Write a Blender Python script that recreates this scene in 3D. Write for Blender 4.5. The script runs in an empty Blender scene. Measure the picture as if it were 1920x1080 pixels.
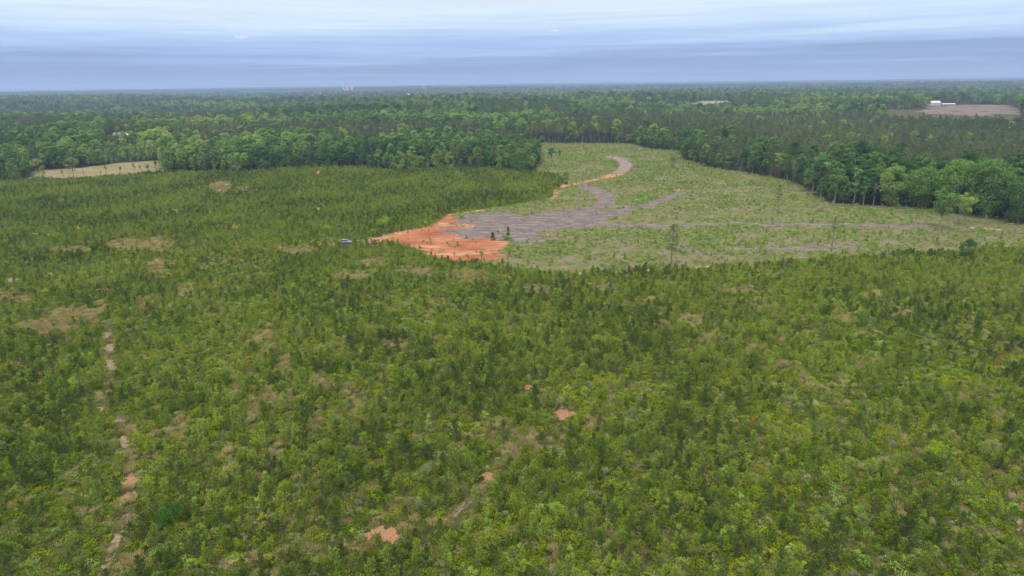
import bpy, math, random
import numpy as np
from mathutils import Matrix, Vector

# ------------------------------------------------------------------ camera, sky, sun, exposure
S = bpy.context.scene
COL = S.collection
W, H, F = 1920.0, 1080.0, 1280.0            # the photograph's frame, focal length in its pixels
CAM_Z = 62.0
HORIZON_Y = 154.5
PITCH = math.atan((540 - HORIZON_Y) / F)
ROLL = math.radians(0.74)
cd = bpy.data.cameras.new('camera'); cam = bpy.data.objects.new('camera', cd); COL.objects.link(cam)
cd.sensor_width = 36; cd.lens = 36 * F / W; cd.clip_start = 1; cd.clip_end = 60000
R = Matrix.Rotation(math.pi / 2 - PITCH, 3, 'X') @ Matrix.Rotation(-ROLL, 3, 'Z')
cam.matrix_world = Matrix.Translation((0, 0, CAM_Z)) @ R.to_4x4()
S.camera = cam
RN = np.array(R)

SUN_EL, SUN_AZ = math.radians(58), math.radians(205)      # azimuth clockwise from +Y (the way the camera looks)
world = bpy.data.worlds.new('World'); S.world = world; world.use_nodes = True
def build_world():
    nt = world.node_tree; N = nt.nodes; L = nt.links; N.clear()
    out = N.new('ShaderNodeOutputWorld'); mix = N.new('ShaderNodeMixShader'); mix.inputs[0].default_value = 0.95
    b1 = N.new('ShaderNodeBackground'); b1.inputs['Strength'].default_value = 0.08
    sky = N.new('ShaderNodeTexSky'); sky.sky_type = 'NISHITA'; sky.sun_disc = False
    sky.sun_elevation = SUN_EL; sky.sun_rotation = SUN_AZ
    L.new(sky.outputs[0], b1.inputs[0])
    b2 = N.new('ShaderNodeBackground'); b2.inputs['Strength'].default_value = 0.95
    tc = N.new('ShaderNodeTexCoord'); sp = N.new('ShaderNodeSeparateXYZ'); L.new(tc.outputs['Generated'], sp.inputs[0])
    def m(op, a, b=None, c=None):
        n = N.new('ShaderNodeMath'); n.operation = op
        for i, v in enumerate((a, b, c)):
            if v is None: continue
            if isinstance(v, (int, float)): n.inputs[i].default_value = v
            else: L.new(v, n.inputs[i])
        return n.outputs[0]
    az = m('ARCTAN2', sp.outputs[0], sp.outputs[1]); el = m('ARCSINE', sp.outputs[2])
    def noise(sx, sy, off, detail, rough, warp=0):
        c = N.new('ShaderNodeCombineXYZ'); L.new(m('MULTIPLY', az, sx), c.inputs[0])
        L.new(m('MULTIPLY', el, sy), c.inputs[1]); c.inputs[2].default_value = off
        n = N.new('ShaderNodeTexNoise'); L.new(c.outputs[0], n.inputs['Vector']); n.inputs['Scale'].default_value = 1
        n.inputs['Detail'].default_value = detail; n.inputs['Roughness'].default_value = rough
        n.inputs['Distortion'].default_value = warp
        return n.outputs[0]
    n1 = noise(1.6, 42, 3.1, 5, .55, .35)       # broad bands of stratus
    n2 = noise(5.0, 150, 9.7, 6, .6, .5)        # fine streaks
    n3 = noise(1.1, 9, 5.3, 3, .5)
    e2 = m('ADD', el, m('ADD', m('MULTIPLY', m('SUBTRACT', n1, .5), .085), m('MULTIPLY', m('SUBTRACT', n2, .5), .020)))
    r = N.new('ShaderNodeValToRGB'); L.new(m('MULTIPLY', e2, 6.2), r.inputs[0])
    cr = r.color_ramp
    pts = [(0.0, (.33, .41, .66)), (.06, (.36, .46, .71)), (.12, (.30, .40, .62)), (.19, (.31, .42, .67)), (.25, (.38, .53, .84)),
           (.33, (.47, .64, .93)), (.42, (.60, .77, .98)), (.58, (.74, .87, 1.0)), (1.0, (.70, .77, .86))]
    while len(cr.elements) < len(pts): cr.elements.new(.5)
    for e, (p, c) in zip(cr.elements, pts): e.position = p; e.color = (*c, 1)
    # soft brightness variation of the overcast, in streaks
    v = m('ADD', .95, m('MULTIPLY', n2, .18)); v = m('ADD', v, m('MULTIPLY', m('SUBTRACT', n3, .5), .12))
    vm = N.new('ShaderNodeVectorMath'); vm.operation = 'SCALE'; L.new(r.outputs[0], vm.inputs[0]); L.new(v, vm.inputs['Scale'])
    # an overcast sky is about three times brighter overhead than at the horizon
    zen = m('ADD', 1, m('MULTIPLY', m('SMOOTH_MIN', m('MAXIMUM', m('MULTIPLY', m('SUBTRACT', el, .15), 1.6), 0), 1, .1), 1.6))
    vz = N.new('ShaderNodeVectorMath'); vz.operation = 'SCALE'; L.new(vm.outputs[0], vz.inputs[0]); L.new(zen, vz.inputs['Scale'])
    tn = N.new('ShaderNodeMixRGB'); L.new(m('MINIMUM', m('MAXIMUM', m('MULTIPLY', m('SUBTRACT', el, .2), 3), 0), 1), tn.inputs[0]); L.new(vz.outputs[0], tn.inputs[1]); tn.inputs[2].default_value = (1.5, 1.5, 1.5, 1)
    col = tn.outputs[0]
    # two small sunlit cumulus tops above the bank
    n4 = noise(260, 330, 1.7, 4, .6)
    for (a0, e0, ra, re) in CUMULUS:
        dx = m('DIVIDE', m('SUBTRACT', az, a0), ra); dy = m('DIVIDE', m('SUBTRACT', el, e0), re)
        d = m('ADD', m('MULTIPLY', dx, dx), m('MULTIPLY', dy, dy)); d = m('ADD', d, m('MULTIPLY', m('SUBTRACT', n4, .5), 2.6))
        k = m('MULTIPLY', m('SUBTRACT', 1, m('MINIMUM', m('MAXIMUM', d, 0), 1)), .8)
        mx = N.new('ShaderNodeMixRGB'); L.new(k, mx.inputs[0]); L.new(col, mx.inputs[1]); mx.inputs[2].default_value = (.82, .90, 1.0, 1)
        col = mx.outputs[0]
    L.new(col, b2.inputs[0])
    L.new(mix.outputs[0], out.inputs[0]); L.new(b1.outputs[0], mix.inputs[1]); L.new(b2.outputs[0], mix.inputs[2])

def ray(px, py):
    d = RN @ np.array([(px - W / 2) / F, (H / 2 - py) / F, -1.0]); return d / np.linalg.norm(d)
def sky_angles(px, py):
    d = ray(px, py); return math.atan2(d[0], d[1]), math.asin(d[2])
CUMULUS = [(*sky_angles(451, 69), .0105, .0024), (*sky_angles(1042, 57), .008, .0018)]
build_world()
world.cycles.sampling_method = 'MANUAL'; world.cycles.sample_map_resolution = 512

sl = bpy.data.lights.new('sun', 'SUN'); sl.energy = 2.5; sl.angle = math.radians(10); sl.color = (1, .96, .9)
sun = bpy.data.objects.new('sun', sl); COL.objects.link(sun)
sd = Vector((math.sin(SUN_AZ) * math.cos(SUN_EL), math.cos(SUN_AZ) * math.cos(SUN_EL), math.sin(SUN_EL)))
sun.rotation_euler = sd.to_track_quat('Z', 'Y').to_euler(); sun.location = (0, -50, 300)
S.view_settings.view_transform = 'Standard'; S.view_settings.look = 'None'; S.view_settings.gamma = 1
S.view_settings.exposure = 0.10; S.view_settings.use_curve_mapping = False
S.cycles.max_bounces = 4; S.cycles.diffuse_bounces = 3; S.cycles.glossy_bounces = 1; S.cycles.transmission_bounces = 2
S.cycles.volume_bounces = 0; S.cycles.transparent_max_bounces = 8; S.cycles.use_denoising = True
S.cycles.use_adaptive_sampling = True; S.cycles.adaptive_threshold = 0.02

rng = np.random.default_rng(7)
random.seed(7)

# ------------------------------------------------------------------ maths helpers
def vnoise(x, y, seed=0):
    """smooth value noise, 0..1"""
    x = np.asarray(x, float); y = np.asarray(y, float)
    xi = np.floor(x).astype(np.int64); yi = np.floor(y).astype(np.int64); xf = x - xi; yf = y - yi
    def h(a, b):
        n = (a * 374761393 + b * 668265263 + seed * 1442695041) & 0xffffffff
        n = ((n ^ (n >> 13)) * 1274126177) & 0xffffffff
        return ((n ^ (n >> 16)) & 0xffff) / 65535.0
    u = xf * xf * (3 - 2 * xf); v = yf * yf * (3 - 2 * yf)
    return (h(xi, yi) * (1 - u) + h(xi + 1, yi) * u) * (1 - v) + (h(xi, yi + 1) * (1 - u) + h(xi + 1, yi + 1) * u) * v
def fbm(x, y, seed=0, o=3):
    t = 0; a = .5; s = 0
    for k in range(o):
        t = t + a * vnoise(np.asarray(x) * 2 ** k, np.asarray(y) * 2 ** k, seed + k * 17); s += a; a *= .5
    return t / s
def sstep(a, b, x):
    t = np.clip((np.asarray(x, float) - a) / (b - a), 0, 1); return t * t * (3 - 2 * t)
def terrain(x, y):
    x = np.asarray(x, float); y = np.asarray(y, float); r = np.hypot(x, y)
    z = .5 * np.sin(x / 45 + 1) * np.sin(y / 60) * sstep(150, 60, r) * 0
    far = sstep(820, 1500, r)
    z = z + far * (24 * (fbm(x / 900 + 3.2, y / 520 + 7.1, 5, 3) - .5) * 2 - 3 * sstep(1500, 800, r))
    z = z + sstep(5000, 11000, r) * 9 * (fbm(x / 2600, y / 1400, 9, 2) - .2)
    for (hx, hy, rx, ry, hh) in HILLS:
        m_ = np.exp(-(((x - hx) / rx) ** 2 + ((y - hy) / ry) ** 2) ** 2); z = z * (1 - m_) + hh * m_
    return z
HILLS = [(790, 1190, 330, 330, 11.5), (480, 1640, 260, 220, 12), (-432, 788, 90, 75, 6)]      # low rises that carry the far fields and the farm house
def project(x, y, z=0.0):
    P = np.stack([np.asarray(x, float), np.asarray(y, float), np.broadcast_to(np.asarray(z, float) - CAM_Z, np.shape(x))], -1)
    c = P @ RN
    d = np.maximum(-c[..., 2], 1e-3)
    return W / 2 + F * c[..., 0] / d, H / 2 - F * c[..., 1] / d, d
def ground(px, py, z=0.0):
    d = ray(px, py); t = (z - CAM_Z) / d[2]; return d[0] * t, d[1] * t
def ground_t(px, py):
    """where the sight line meets the rolling terrain"""
    d = ray(px, py); t = np.linspace(60, 16000, 12000); X = d[0] * t; Y = d[1] * t; Z = CAM_Z + d[2] * t
    k = np.argmax(Z < terrain(X, Y)); return X[k], Y[k]
def inpoly(px, py, poly):
    px = np.asarray(px); py = np.asarray(py); ins = np.zeros(px.shape, bool); n = len(poly)
    for i in range(n):
        x1, y1 = poly[i]; x2, y2 = poly[(i + 1) % n]
        if y1 == y2: continue
        c = ((y1 > py) != (y2 > py)) & (px < (x2 - x1) * (py - y1) / (y2 - y1) + x1)
        ins ^= c
    return ins
def polydist(x, y, line):
    """distance from points to an open line, all in metres on the ground"""
    best = np.full(np.shape(x), 1e9)
    for (x1, y1), (x2, y2) in zip(line[:-1], line[1:]):
        dx, dy = x2 - x1, y2 - y1; L2 = dx * dx + dy * dy + 1e-9
        t = np.clip(((x - x1) * dx + (y - y1) * dy) / L2, 0, 1)
        best = np.minimum(best, np.hypot(x - x1 - t * dx, y - y1 - t * dy))
    return best

# ------------------------------------------------------------------ the lie of the land (outlines read off at ground level)
EDGE_R = [(1181, 269), (1220, 279), (1277, 283), (1281, 300), (1310, 305), (1330, 314), (1390, 322), (1467, 336), (1498, 345), (1523, 362),
          (1545, 378), (1594, 384), (1736, 387), (1792, 398), (1860, 405), (1913, 416), (1990, 428), (2500, 480)]
EDGE_L = [(-900, 372), (-200, 346), (0, 338), (55, 335), (62, 319), (150, 314), (230, 305), (300, 300), (306, 322), (450, 324), (560, 315),
          (690, 313), (740, 321), (800, 318), (860, 312), (930, 316), (1000, 323), (1012, 300), (985, 282), (965, 272), (1000, 268)]
OPEN = EDGE_L + EDGE_R + [(2500, 6000), (-900, 6000)]
FIELD = [(40, 337), (62, 319), (150, 314), (230, 305), (300, 300), (308, 322), (215, 330), (140, 336)]
CUT = [(672, 453), (740, 436), (800, 427), (830, 410), (845, 400), (900, 393), (967, 383), (1033, 372), (1038, 360), (1056, 345), (1062, 336),
       (1045, 328), (1002, 323), (1012, 300), (985, 282), (965, 272), (1000, 268)] + EDGE_R + \
      [(2500, 510), (1990, 458), (1920, 458), (1792, 472), (1665, 477), (1523, 488), (1417, 495), (1240, 506), (1150, 512), (1050, 515),
       (960, 504), (900, 496), (860, 492), (815, 484), (775, 468), (727, 455), (700, 459)]
CLAY = [(675, 453), (702, 440), (723, 438), (786, 427), (817, 420), (825, 407), (836, 402), (856, 400), (851, 407), (861, 412), (840, 422),
        (885, 421), (884, 425), (836, 432), (815, 436), (848, 440), (869, 447), (911, 446), (957, 453), (945, 462), (925, 472), (962, 479),
        (940, 485), (911, 488), (866, 491), (817, 483), (794, 477), (773, 466), (757, 462), (727, 454), (700, 458)]
SLASH = [(815, 436), (836, 431), (877, 424), (840, 423), (859, 413), (880, 403), (911, 400), (952, 398), (983, 404), (1029, 398), (1077, 392),
         (1118, 383), (1121, 374), (1113, 366), (1100, 358), (1078, 350), (1090, 344), (1130, 355), (1152, 366), (1156, 373), (1153, 381),
         (1137, 387), (1120, 395), (1168, 392), (1214, 382), (1252, 367), (1272, 360), (1287, 357), (1285, 364), (1252, 378), (1189, 396),
         (1150, 408), (1118, 415), (1150, 418), (1240, 420), (1330, 418), (1390, 415), (1390, 421), (1240, 427), (1110, 425), (1060, 428),
         (1036, 432), (1005, 438), (1020, 445), (1070, 449), (1010, 454), (963, 452), (921, 450), (869, 447), (848, 440)]
def gline(pts): return [ground(*p) for p in pts]
T_CLAY = gline([(845, 402), (880, 398), (915, 392)]) 
T_CLAY2 = gline([(962, 384), (985, 381), (1000, 379)])
T_CLAY3 = gline([(1032, 372), (1042, 360), (1050, 351), (1062, 347), (1078, 344.5), (1092, 342)])
T_CLAY4 = gline([(1100, 340), (1115, 337.5), (1122, 336)])
T_CLAY5 = gline([(1137, 333), (1148, 329.5), (1160, 325)])
T_CLAY6 = gline([(1136, 328), (1150, 327.5), (1158, 326)])
T_BROWN = gline([(1161, 324), (1170, 317), (1175, 309), (1170, 303), (1160, 298), (1146, 294)])
T_SAND = gline([(1040, 515), (1100, 513), (1150, 511), (1240, 506), (1310, 501), (1350, 499)])
T_SAND2 = gline([(1828, 427.5), (1852, 429), (1870, 430.5)])
T_SLASH2 = gline([(1390, 419), (1440, 422), (1500, 420.5), (1560, 421), (1640, 422), (1700, 424), (1740, 425)])
T_SLASH3 = gline([(1376, 467), (1440, 468), (1520, 465), (1560, 461), (1600, 462)])
TRAILS = [gline([(199, 600), (206, 650), (208, 690), (196, 740), (192, 775), (224, 792), (236, 840), (246, 880), (243, 910), (238, 940), (240, 975), (222, 1010), (205, 1050), (190, 1090)]),
          gline([(1062, 772), (1035, 810), (985, 825), (945, 870), (915, 900), (868, 945), (850, 970), (790, 990), (735, 1005), (700, 1020), (640, 1030), (525, 1036), (440, 1056), (380, 1075)]), gline([(1005, 725), (1050, 750), (1056, 776)])]
T_SLASH4 = gline([(1235, 459), (1300, 470), (1345, 476)])
# bare earth in the plantation: centre, half width, half height (as seen), tint (0 pale sand .. 1 orange clay)
BARE = [(207, 684, 10, 13, .15), (206, 651, 11, 8, .25), (199, 629, 10, 6, .3), (243, 902, 16, 13, .95), (237, 932, 8, 12, .8), (256, 925, 5, 9, .7),
        (253, 872, 6, 6, .6), (1056, 776, 20, 9, .7), (918, 894, 16, 10, .7), (716, 1002, 30, 18, .6), (735, 1015, 10, 15, .75), (988, 725, 10, 5, .7),
        (434, 1056, 9, 6, .75), (525, 1035, 16, 5, .5), (95, 516, 10, 5, .5), (22, 527, 14, 6, .5), (295, 491, 6, 5, .6), (425, 347, 6, 3, .5),
        (412, 357, 8, 3, .5), (596, 324, 5, 4, .6), (150, 428, 8, 3, .7), (65, 440, 8, 3, .6), (92, 441, 6, 3, .6), (622, 458, 7, 3, .8), (600, 459, 6, 2, .8),
        (524, 464, 5, 4, .6), (596, 392, 6, 3, .7), (440, 427, 10, 3, .6), (1912, 950, 7, 12, .7), (1908, 975, 5, 20, .5), (190, 768, 5, 5, .6),
        (226, 790, 12, 8, .3), (232, 830, 10, 14, .4), (218, 1010, 12, 9, .5), (700, 868, 5, 3, .6), (1580, 717, 6, 7, .5), (1896, 461, 14, 5, .5),
        (1700, 985, 14, 5, .3), (1270, 357, 14, 3, .95), (1220, 319, 4, 1.2, .8), (1030, 440, 12, 4, .6), (952, 520, 8, 3, .8), (320, 573, 5, 4, .5), (60, 575, 5, 4, .4)]
# tufts of dry grass with few trees: centre, half width, half height
DRY = [(500, 628, 16, 12), (476, 640, 7, 14), (508, 657, 9, 10), (535, 690, 10, 18), (475, 780, 10, 32), (508, 750, 12, 16), (546, 735, 8, 18),
       (655, 735, 12, 18), (670, 760, 9, 20), (600, 718, 22, 12), (595, 795, 12, 14), (440, 735, 9, 12), (430, 850, 18, 12), (520, 850, 12, 26),
       (250, 460, 45, 10), (300, 460, 22, 12), (415, 352, 18, 10), (455, 356, 10, 5), (930, 800, 22, 14), (1030, 828, 30, 14), (985, 815, 18, 10),
       (1008, 838, 12, 14), (925, 905, 10, 10), (1340, 640, 24, 10), (1415, 660, 18, 9), (1300, 600, 24, 9), (1640, 555, 20, 6), (780, 510, 30, 8),
       (880, 520, 36, 9), (700, 495, 24, 6), (740, 648, 24, 8), (820, 640, 14, 7), (1240, 610, 18, 8), (90, 615, 40, 16), (130, 590, 36, 12),
       (170, 600, 12, 14), (190, 575, 10, 12), (270, 570, 10, 12), (50, 950, 24, 10), (230, 970, 14, 28), (250, 1050, 40, 14), (1110, 790, 20, 12),
       (1380, 545, 30, 6), (1000, 545, 30, 7), (1130, 540, 20, 7), (660, 520, 30, 8), (1470, 690, 14, 8), (1035, 1040, 10, 26), (950, 860, 16, 18), (350, 545, 12, 10), (295, 505, 14, 14),
       (1580, 600, 20, 6), (1700, 590, 18, 6), (1900, 930, 14, 18), (1220, 565, 20, 6), (30, 560, 30, 8), (560, 470, 30, 6), (130, 470, 40, 5)]
FAR_FIELD = [(1730, 212), (1738, 201), (1790, 197), (1850, 196), (1890, 198), (1912, 206), (1914, 216), (1800, 217)]
FAR_FIELDS = [[(1300, 195), (1308, 190), (1362, 189), (1366, 193), (1330, 196)], [(1672, 202), (1680, 197), (1700, 197), (1702, 202)]]
def ell(px, py, lst, grow=1.0):
    m = np.zeros(np.shape(px))
    for t in lst:
        cx, cy, rx, ry = t[:4]
        d = ((px - cx) / (rx * grow)) ** 2 + ((py - cy) / (ry * grow)) ** 2
        m = np.maximum(m, np.where(d < 1, 1 - d, 0))
    return m
def hill_poly(poly): return [ground_t(*p) for p in poly]
FAR_POLYS = [hill_poly(p) for p in [FAR_FIELD] + FAR_FIELDS]

# ------------------------------------------------------------------ object helpers
def link(o, parent=None):
    COL.objects.link(o)
    if parent is not None: o.parent = parent
    return o
def tag(o, label=None, cat=None, group=None, kind=None):
    if label: o['label'] = label
    if cat: o['category'] = cat
    if group: o['group'] = group
    if kind: o['kind'] = kind
    return o
def empty(name, loc=(0, 0, 0), rz=0, sc=1):
    o = bpy.data.objects.new(name, None); o.location = loc; o.rotation_euler = (0, 0, rz)
    o.scale = (sc, sc, sc) if isinstance(sc, (int, float)) else sc
    o.empty_display_size = .5
    return link(o)
class MB:
    def __init__(s): s.v = []; s.f = []; s.n = 0; s.m = []
    def add(s, v, f, mi=0):
        v = np.asarray(v, float).reshape(-1, 3); f = np.asarray(f, int)
        s.v.append(v); s.f.append(f + s.n); s.m.append(np.full(len(f), mi)); s.n += len(v)
    def box(s, c, d, rz=0, mi=0):
        c = np.array(c, float); d = np.array(d, float) / 2
        v = np.array([[x, y, z] for x in (-1, 1) for y in (-1, 1) for z in (-1, 1)]) * d
        if rz: k, q = math.cos(rz), math.sin(rz); v = np.stack([v[:, 0] * k - v[:, 1] * q, v[:, 0] * q + v[:, 1] * k, v[:, 2]], 1)
        s.add(v + c, [[0, 1, 3, 2], [4, 6, 7, 5], [0, 4, 5, 1], [2, 3, 7, 6], [0, 2, 6, 4], [1, 5, 7, 3]], mi)
    def tube(s, pts, rad, n=6, mi=0):
        pts = np.array(pts, float); k = len(pts); ring = []
        a = np.arange(n) * 2 * math.pi / n
        for i in range(k):
            t = pts[min(i + 1, k - 1)] - pts[max(i - 1, 0)]; t /= np.linalg.norm(t) + 1e-9
            u = np.cross(t, [0.31, .95, 0.05] if abs(t[2]) > .5 else [0, 0, 1]); u /= np.linalg.norm(u) + 1e-9; w = np.cross(t, u)
            ring.append(pts[i] + rad[i] * (np.cos(a)[:, None] * u + np.sin(a)[:, None] * w))
        v = np.concatenate(ring); f = []
        for i in range(k - 1):
            for j in range(n): f.append([i * n + j, i * n + (j + 1) % n, (i + 1) * n + (j + 1) % n, (i + 1) * n + j])
        s.add(v, f, mi)
        if n == 4: s.add(ring[-1], [[0, 1, 2, 3]], mi)
        elif n == 6: s.add(ring[-1], [[0, 1, 2, 3], [0, 3, 4, 5]], mi)
    def quads(s, P, A, B, mi=0):
        """leaf-like quads centred on P, spanned by half axes A and B (diamond shaped)"""
        n = len(P); v = np.empty((n, 4, 3)); v[:, 0] = P - A; v[:, 1] = P - B * .9 - A * .1; v[:, 2] = P + A; v[:, 3] = P + B * .9 - A * .1
        s.add(v.reshape(-1, 3), np.arange(n * 4).reshape(n, 4), mi)
    def mesh(s, name, mats, smooth=False):
        v = np.concatenate(s.v); f = np.concatenate(s.f); me = bpy.data.meshes.new(name)
        me.vertices.add(len(v)); me.vertices.foreach_set('co', v.astype(np.float32).ravel())
        me.loops.add(f.size); me.loops.foreach_set('vertex_index', f.astype(np.int32).ravel())
        me.polygons.add(len(f)); k = f.shape[1]
        me.polygons.foreach_set('loop_start', np.arange(0, f.size, k, dtype=np.int32))
        me.polygons.foreach_set('loop_total', np.full(len(f), k, np.int32))
        for m in (mats if isinstance(mats, (list, tuple)) else [mats]): me.materials.append(m)
        me.polygons.foreach_set('material_index', np.concatenate(s.m).astype(np.int32))
        me.polygons.foreach_set('use_smooth', np.full(len(f), smooth))
        me.update(calc_edges=True); return me
    def build(s, name, mats, parent=None, smooth=False, loc=None):
        o = bpy.data.objects.new(name, s.mesh(name, mats, smooth))
        if loc is not None: o.location = loc
        return link(o, parent)

# ------------------------------------------------------------------ materials
def new_mat(name):
    m = bpy.data.materials.new(name); m.use_nodes = True; m.node_tree.nodes.clear(); return m, m.node_tree.nodes, m.node_tree.links
def ramp(N, stops, interp='LINEAR'):
    r = N.new('ShaderNodeValToRGB'); cr = r.color_ramp; cr.interpolation = interp
    while len(cr.elements) < len(stops): cr.elements.new(.5)
    for e, (p, c) in zip(cr.elements, stops): e.position = p; e.color = (*c, 1)
    return r
GAIN = 1.72
def foliage(name, stops, patch=90.0, wr=.5, wi=.22, wp=.35, transl=.28, patch_seed=0.0, dist=None):
    """leaf colour from three random sources: the plant (object random), the leaf (island random), the patch of ground it stands on"""
    m, N, L = new_mat(name)
    out = N.new('ShaderNodeOutputMaterial'); oi = N.new('ShaderNodeObjectInfo'); ge = N.new('ShaderNodeNewGeometry')
    nz = N.new('ShaderNodeTexNoise'); nz.inputs['Scale'].default_value = 1 / patch; nz.inputs['Detail'].default_value = 3
    ad = N.new('ShaderNodeVectorMath'); ad.operation = 'ADD'; ad.inputs[1].default_value = (patch_seed, 0, 0)
    L.new(oi.outputs['Location'], ad.inputs[0]); L.new(ad.outputs[0], nz.inputs['Vector'])
    def m2(op, a, b):
        n = N.new('ShaderNodeMath'); n.operation = op
        for i, v in enumerate((a, b)):
            if isinstance(v, (int, float)): n.inputs[i].default_value = v
            else: L.new(v, n.inputs[i])
        return n.outputs[0]
    p = m2('MULTIPLY', m2('SUBTRACT', nz.outputs[0], .5), 2.2)
    t = m2('ADD', m2('MULTIPLY', m2('SUBTRACT', oi.outputs['Random'], .5), wr * 2), m2('MULTIPLY', m2('SUBTRACT', ge.outputs['Random Per Island'], .5), wi * 2))
    t = m2('ADD', m2('ADD', t, m2('MULTIPLY', p, wp * 2)), .5)
    r = ramp(N, [(p_, tuple(min(c_ * GAIN, .6) for c_ in q_)) for p_, q_ in stops]); L.new(t, r.inputs[0])
    d = N.new('ShaderNodeBsdfDiffuse'); L.new(r.outputs[0], d.inputs[0])
    tr = N.new('ShaderNodeBsdfTranslucent')
    g = N.new('ShaderNodeMixRGB'); g.blend_type = 'MULTIPLY'; g.inputs[0].default_value = 1; L.new(r.outputs[0], g.inputs[1]); g.inputs[2].default_value = (1.15, 1.2, .6, 1)
    L.new(g.outputs[0], tr.inputs[0])
    mx = N.new('ShaderNodeMixShader'); mx.inputs[0].default_value = transl; L.new(d.outputs[0], mx.inputs[1]); L.new(tr.outputs[0], mx.inputs[2])
    L.new(mx.outputs[0], out.inputs[0]); return m
def noisy(name, stops, scale=1.0, detail=4, rough=.9, stretch=(1, 1, 1), bump=0.0, spec=.2):
    m, N, L = new_mat(name)
    out = N.new('ShaderNodeOutputMaterial'); b = N.new('ShaderNodeBsdfPrincipled'); b.inputs['Roughness'].default_value = rough
    b.inputs['Specular IOR Level'].default_value = spec
    tc = N.new('ShaderNodeTexCoord'); mp = N.new('ShaderNodeMapping'); mp.inputs['Scale'].default_value = stretch
    nz = N.new('ShaderNodeTexNoise'); nz.inputs['Scale'].default_value = scale; nz.inputs['Detail'].default_value = detail; nz.inputs['Roughness'].default_value = .62
    L.new(tc.outputs['Object'], mp.inputs[0]); L.new(mp.outputs[0], nz.inputs['Vector']); r = ramp(N, stops); L.new(nz.outputs[0], r.inputs[0])
    L.new(r.outputs[0], b.inputs['Base Color'])
    if bump:
        bp = N.new('ShaderNodeBump'); bp.inputs['Strength'].default_value = bump; bp.inputs['Distance'].default_value = .3
        L.new(nz.outputs[0], bp.inputs['Height']); L.new(bp.outputs[0], b.inputs['Normal'])
    L.new(b.outputs[0], out.inputs[0]); return m
M = {}
M['young_pine'] = foliage('young_pine_needles', [(0, (.038, .060, .013)), (.35, (.076, .112, .018)), (.7, (.124, .165, .024)), (1, (.19, .23, .034))], 45, .5, .42, .5, .34)
M['sapling'] = foliage('sapling_leaves', [(0, (.066, .105, .008)), (.5, (.115, .17, .012)), (1, (.18, .245, .028))], 50, .4, .25, .3, .35)
M['bramble'] = foliage('bramble_leaves', [(0, (.050, .078, .005)), (.4, (.092, .132, .005)), (.8, (.150, .195, .006)), (1, (.20, .21, .015))], 24, .35, .4, .5, .35)
M['greyshrub'] = foliage('grey_shrub_leaves', [(0, (.085, .115, .06)), (1, (.15, .18, .10))], 30, .5, .3, .2, .2)
M['deadshrub'] = foliage('withered_leaves', [(0, (.13, .06, .02)), (1, (.24, .13, .03))], 30, .2, .6, .1, .2)
M['drygrass'] = foliage('dry_grass_blades', [(0, (.155, .132, .058)), (.5, (.22, .185, .088)), (1, (.30, .25, .13))], 40, .4, .3, .3, .3)
M['palegrass'] = foliage('pale_green_grass_blades', [(0, (.10, .135, .034)), (.5, (.150, .170, .058)), (1, (.215, .20, .10))], 30, .4, .3, .4, .3)
M['bush'] = foliage('clearing_bush_leaves', [(0, (.085, .135, .022)), (.5, (.135, .200, .032)), (1, (.205, .265, .055))], 70, .45, .25, .3, .3)
M['broadleaf'] = foliage('broadleaf_leaves', [(0, (.026, .064, .022)), (.35, (.056, .110, .030)), (.7, (.100, .168, .040)), (1, (.18, .24, .055))], 260, .42, .28, .6, .3)
M['pine'] = foliage('pine_needles', [(0, (.048, .064, .030)), (.5, (.074, .095, .040)), (1, (.115, .138, .050))], 220, .42, .25, .35, .15)
M['bark'] = noisy('grey_bark', [(.3, (.09, .08, .07)), (.7, (.18, .165, .145))], 3, 4, .9, (1, 1, .3))
M['darkgreen'] = foliage('deep_green_leaves', [(0, (.018, .050, .008)), (1, (.045, .095, .014))], 30, .1, .4, .1, .2)
M['palebark'] = noisy('pale_bark', [(.3, (.13, .12, .105)), (.7, (.25, .235, .21))], 3, 4, .9, (1, 1, .3))
M['deadwood'] = noisy('weathered_wood', [(.3, (.20, .18, .17)), (.7, (.42, .38, .35))], 2, 4, .9)

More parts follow.
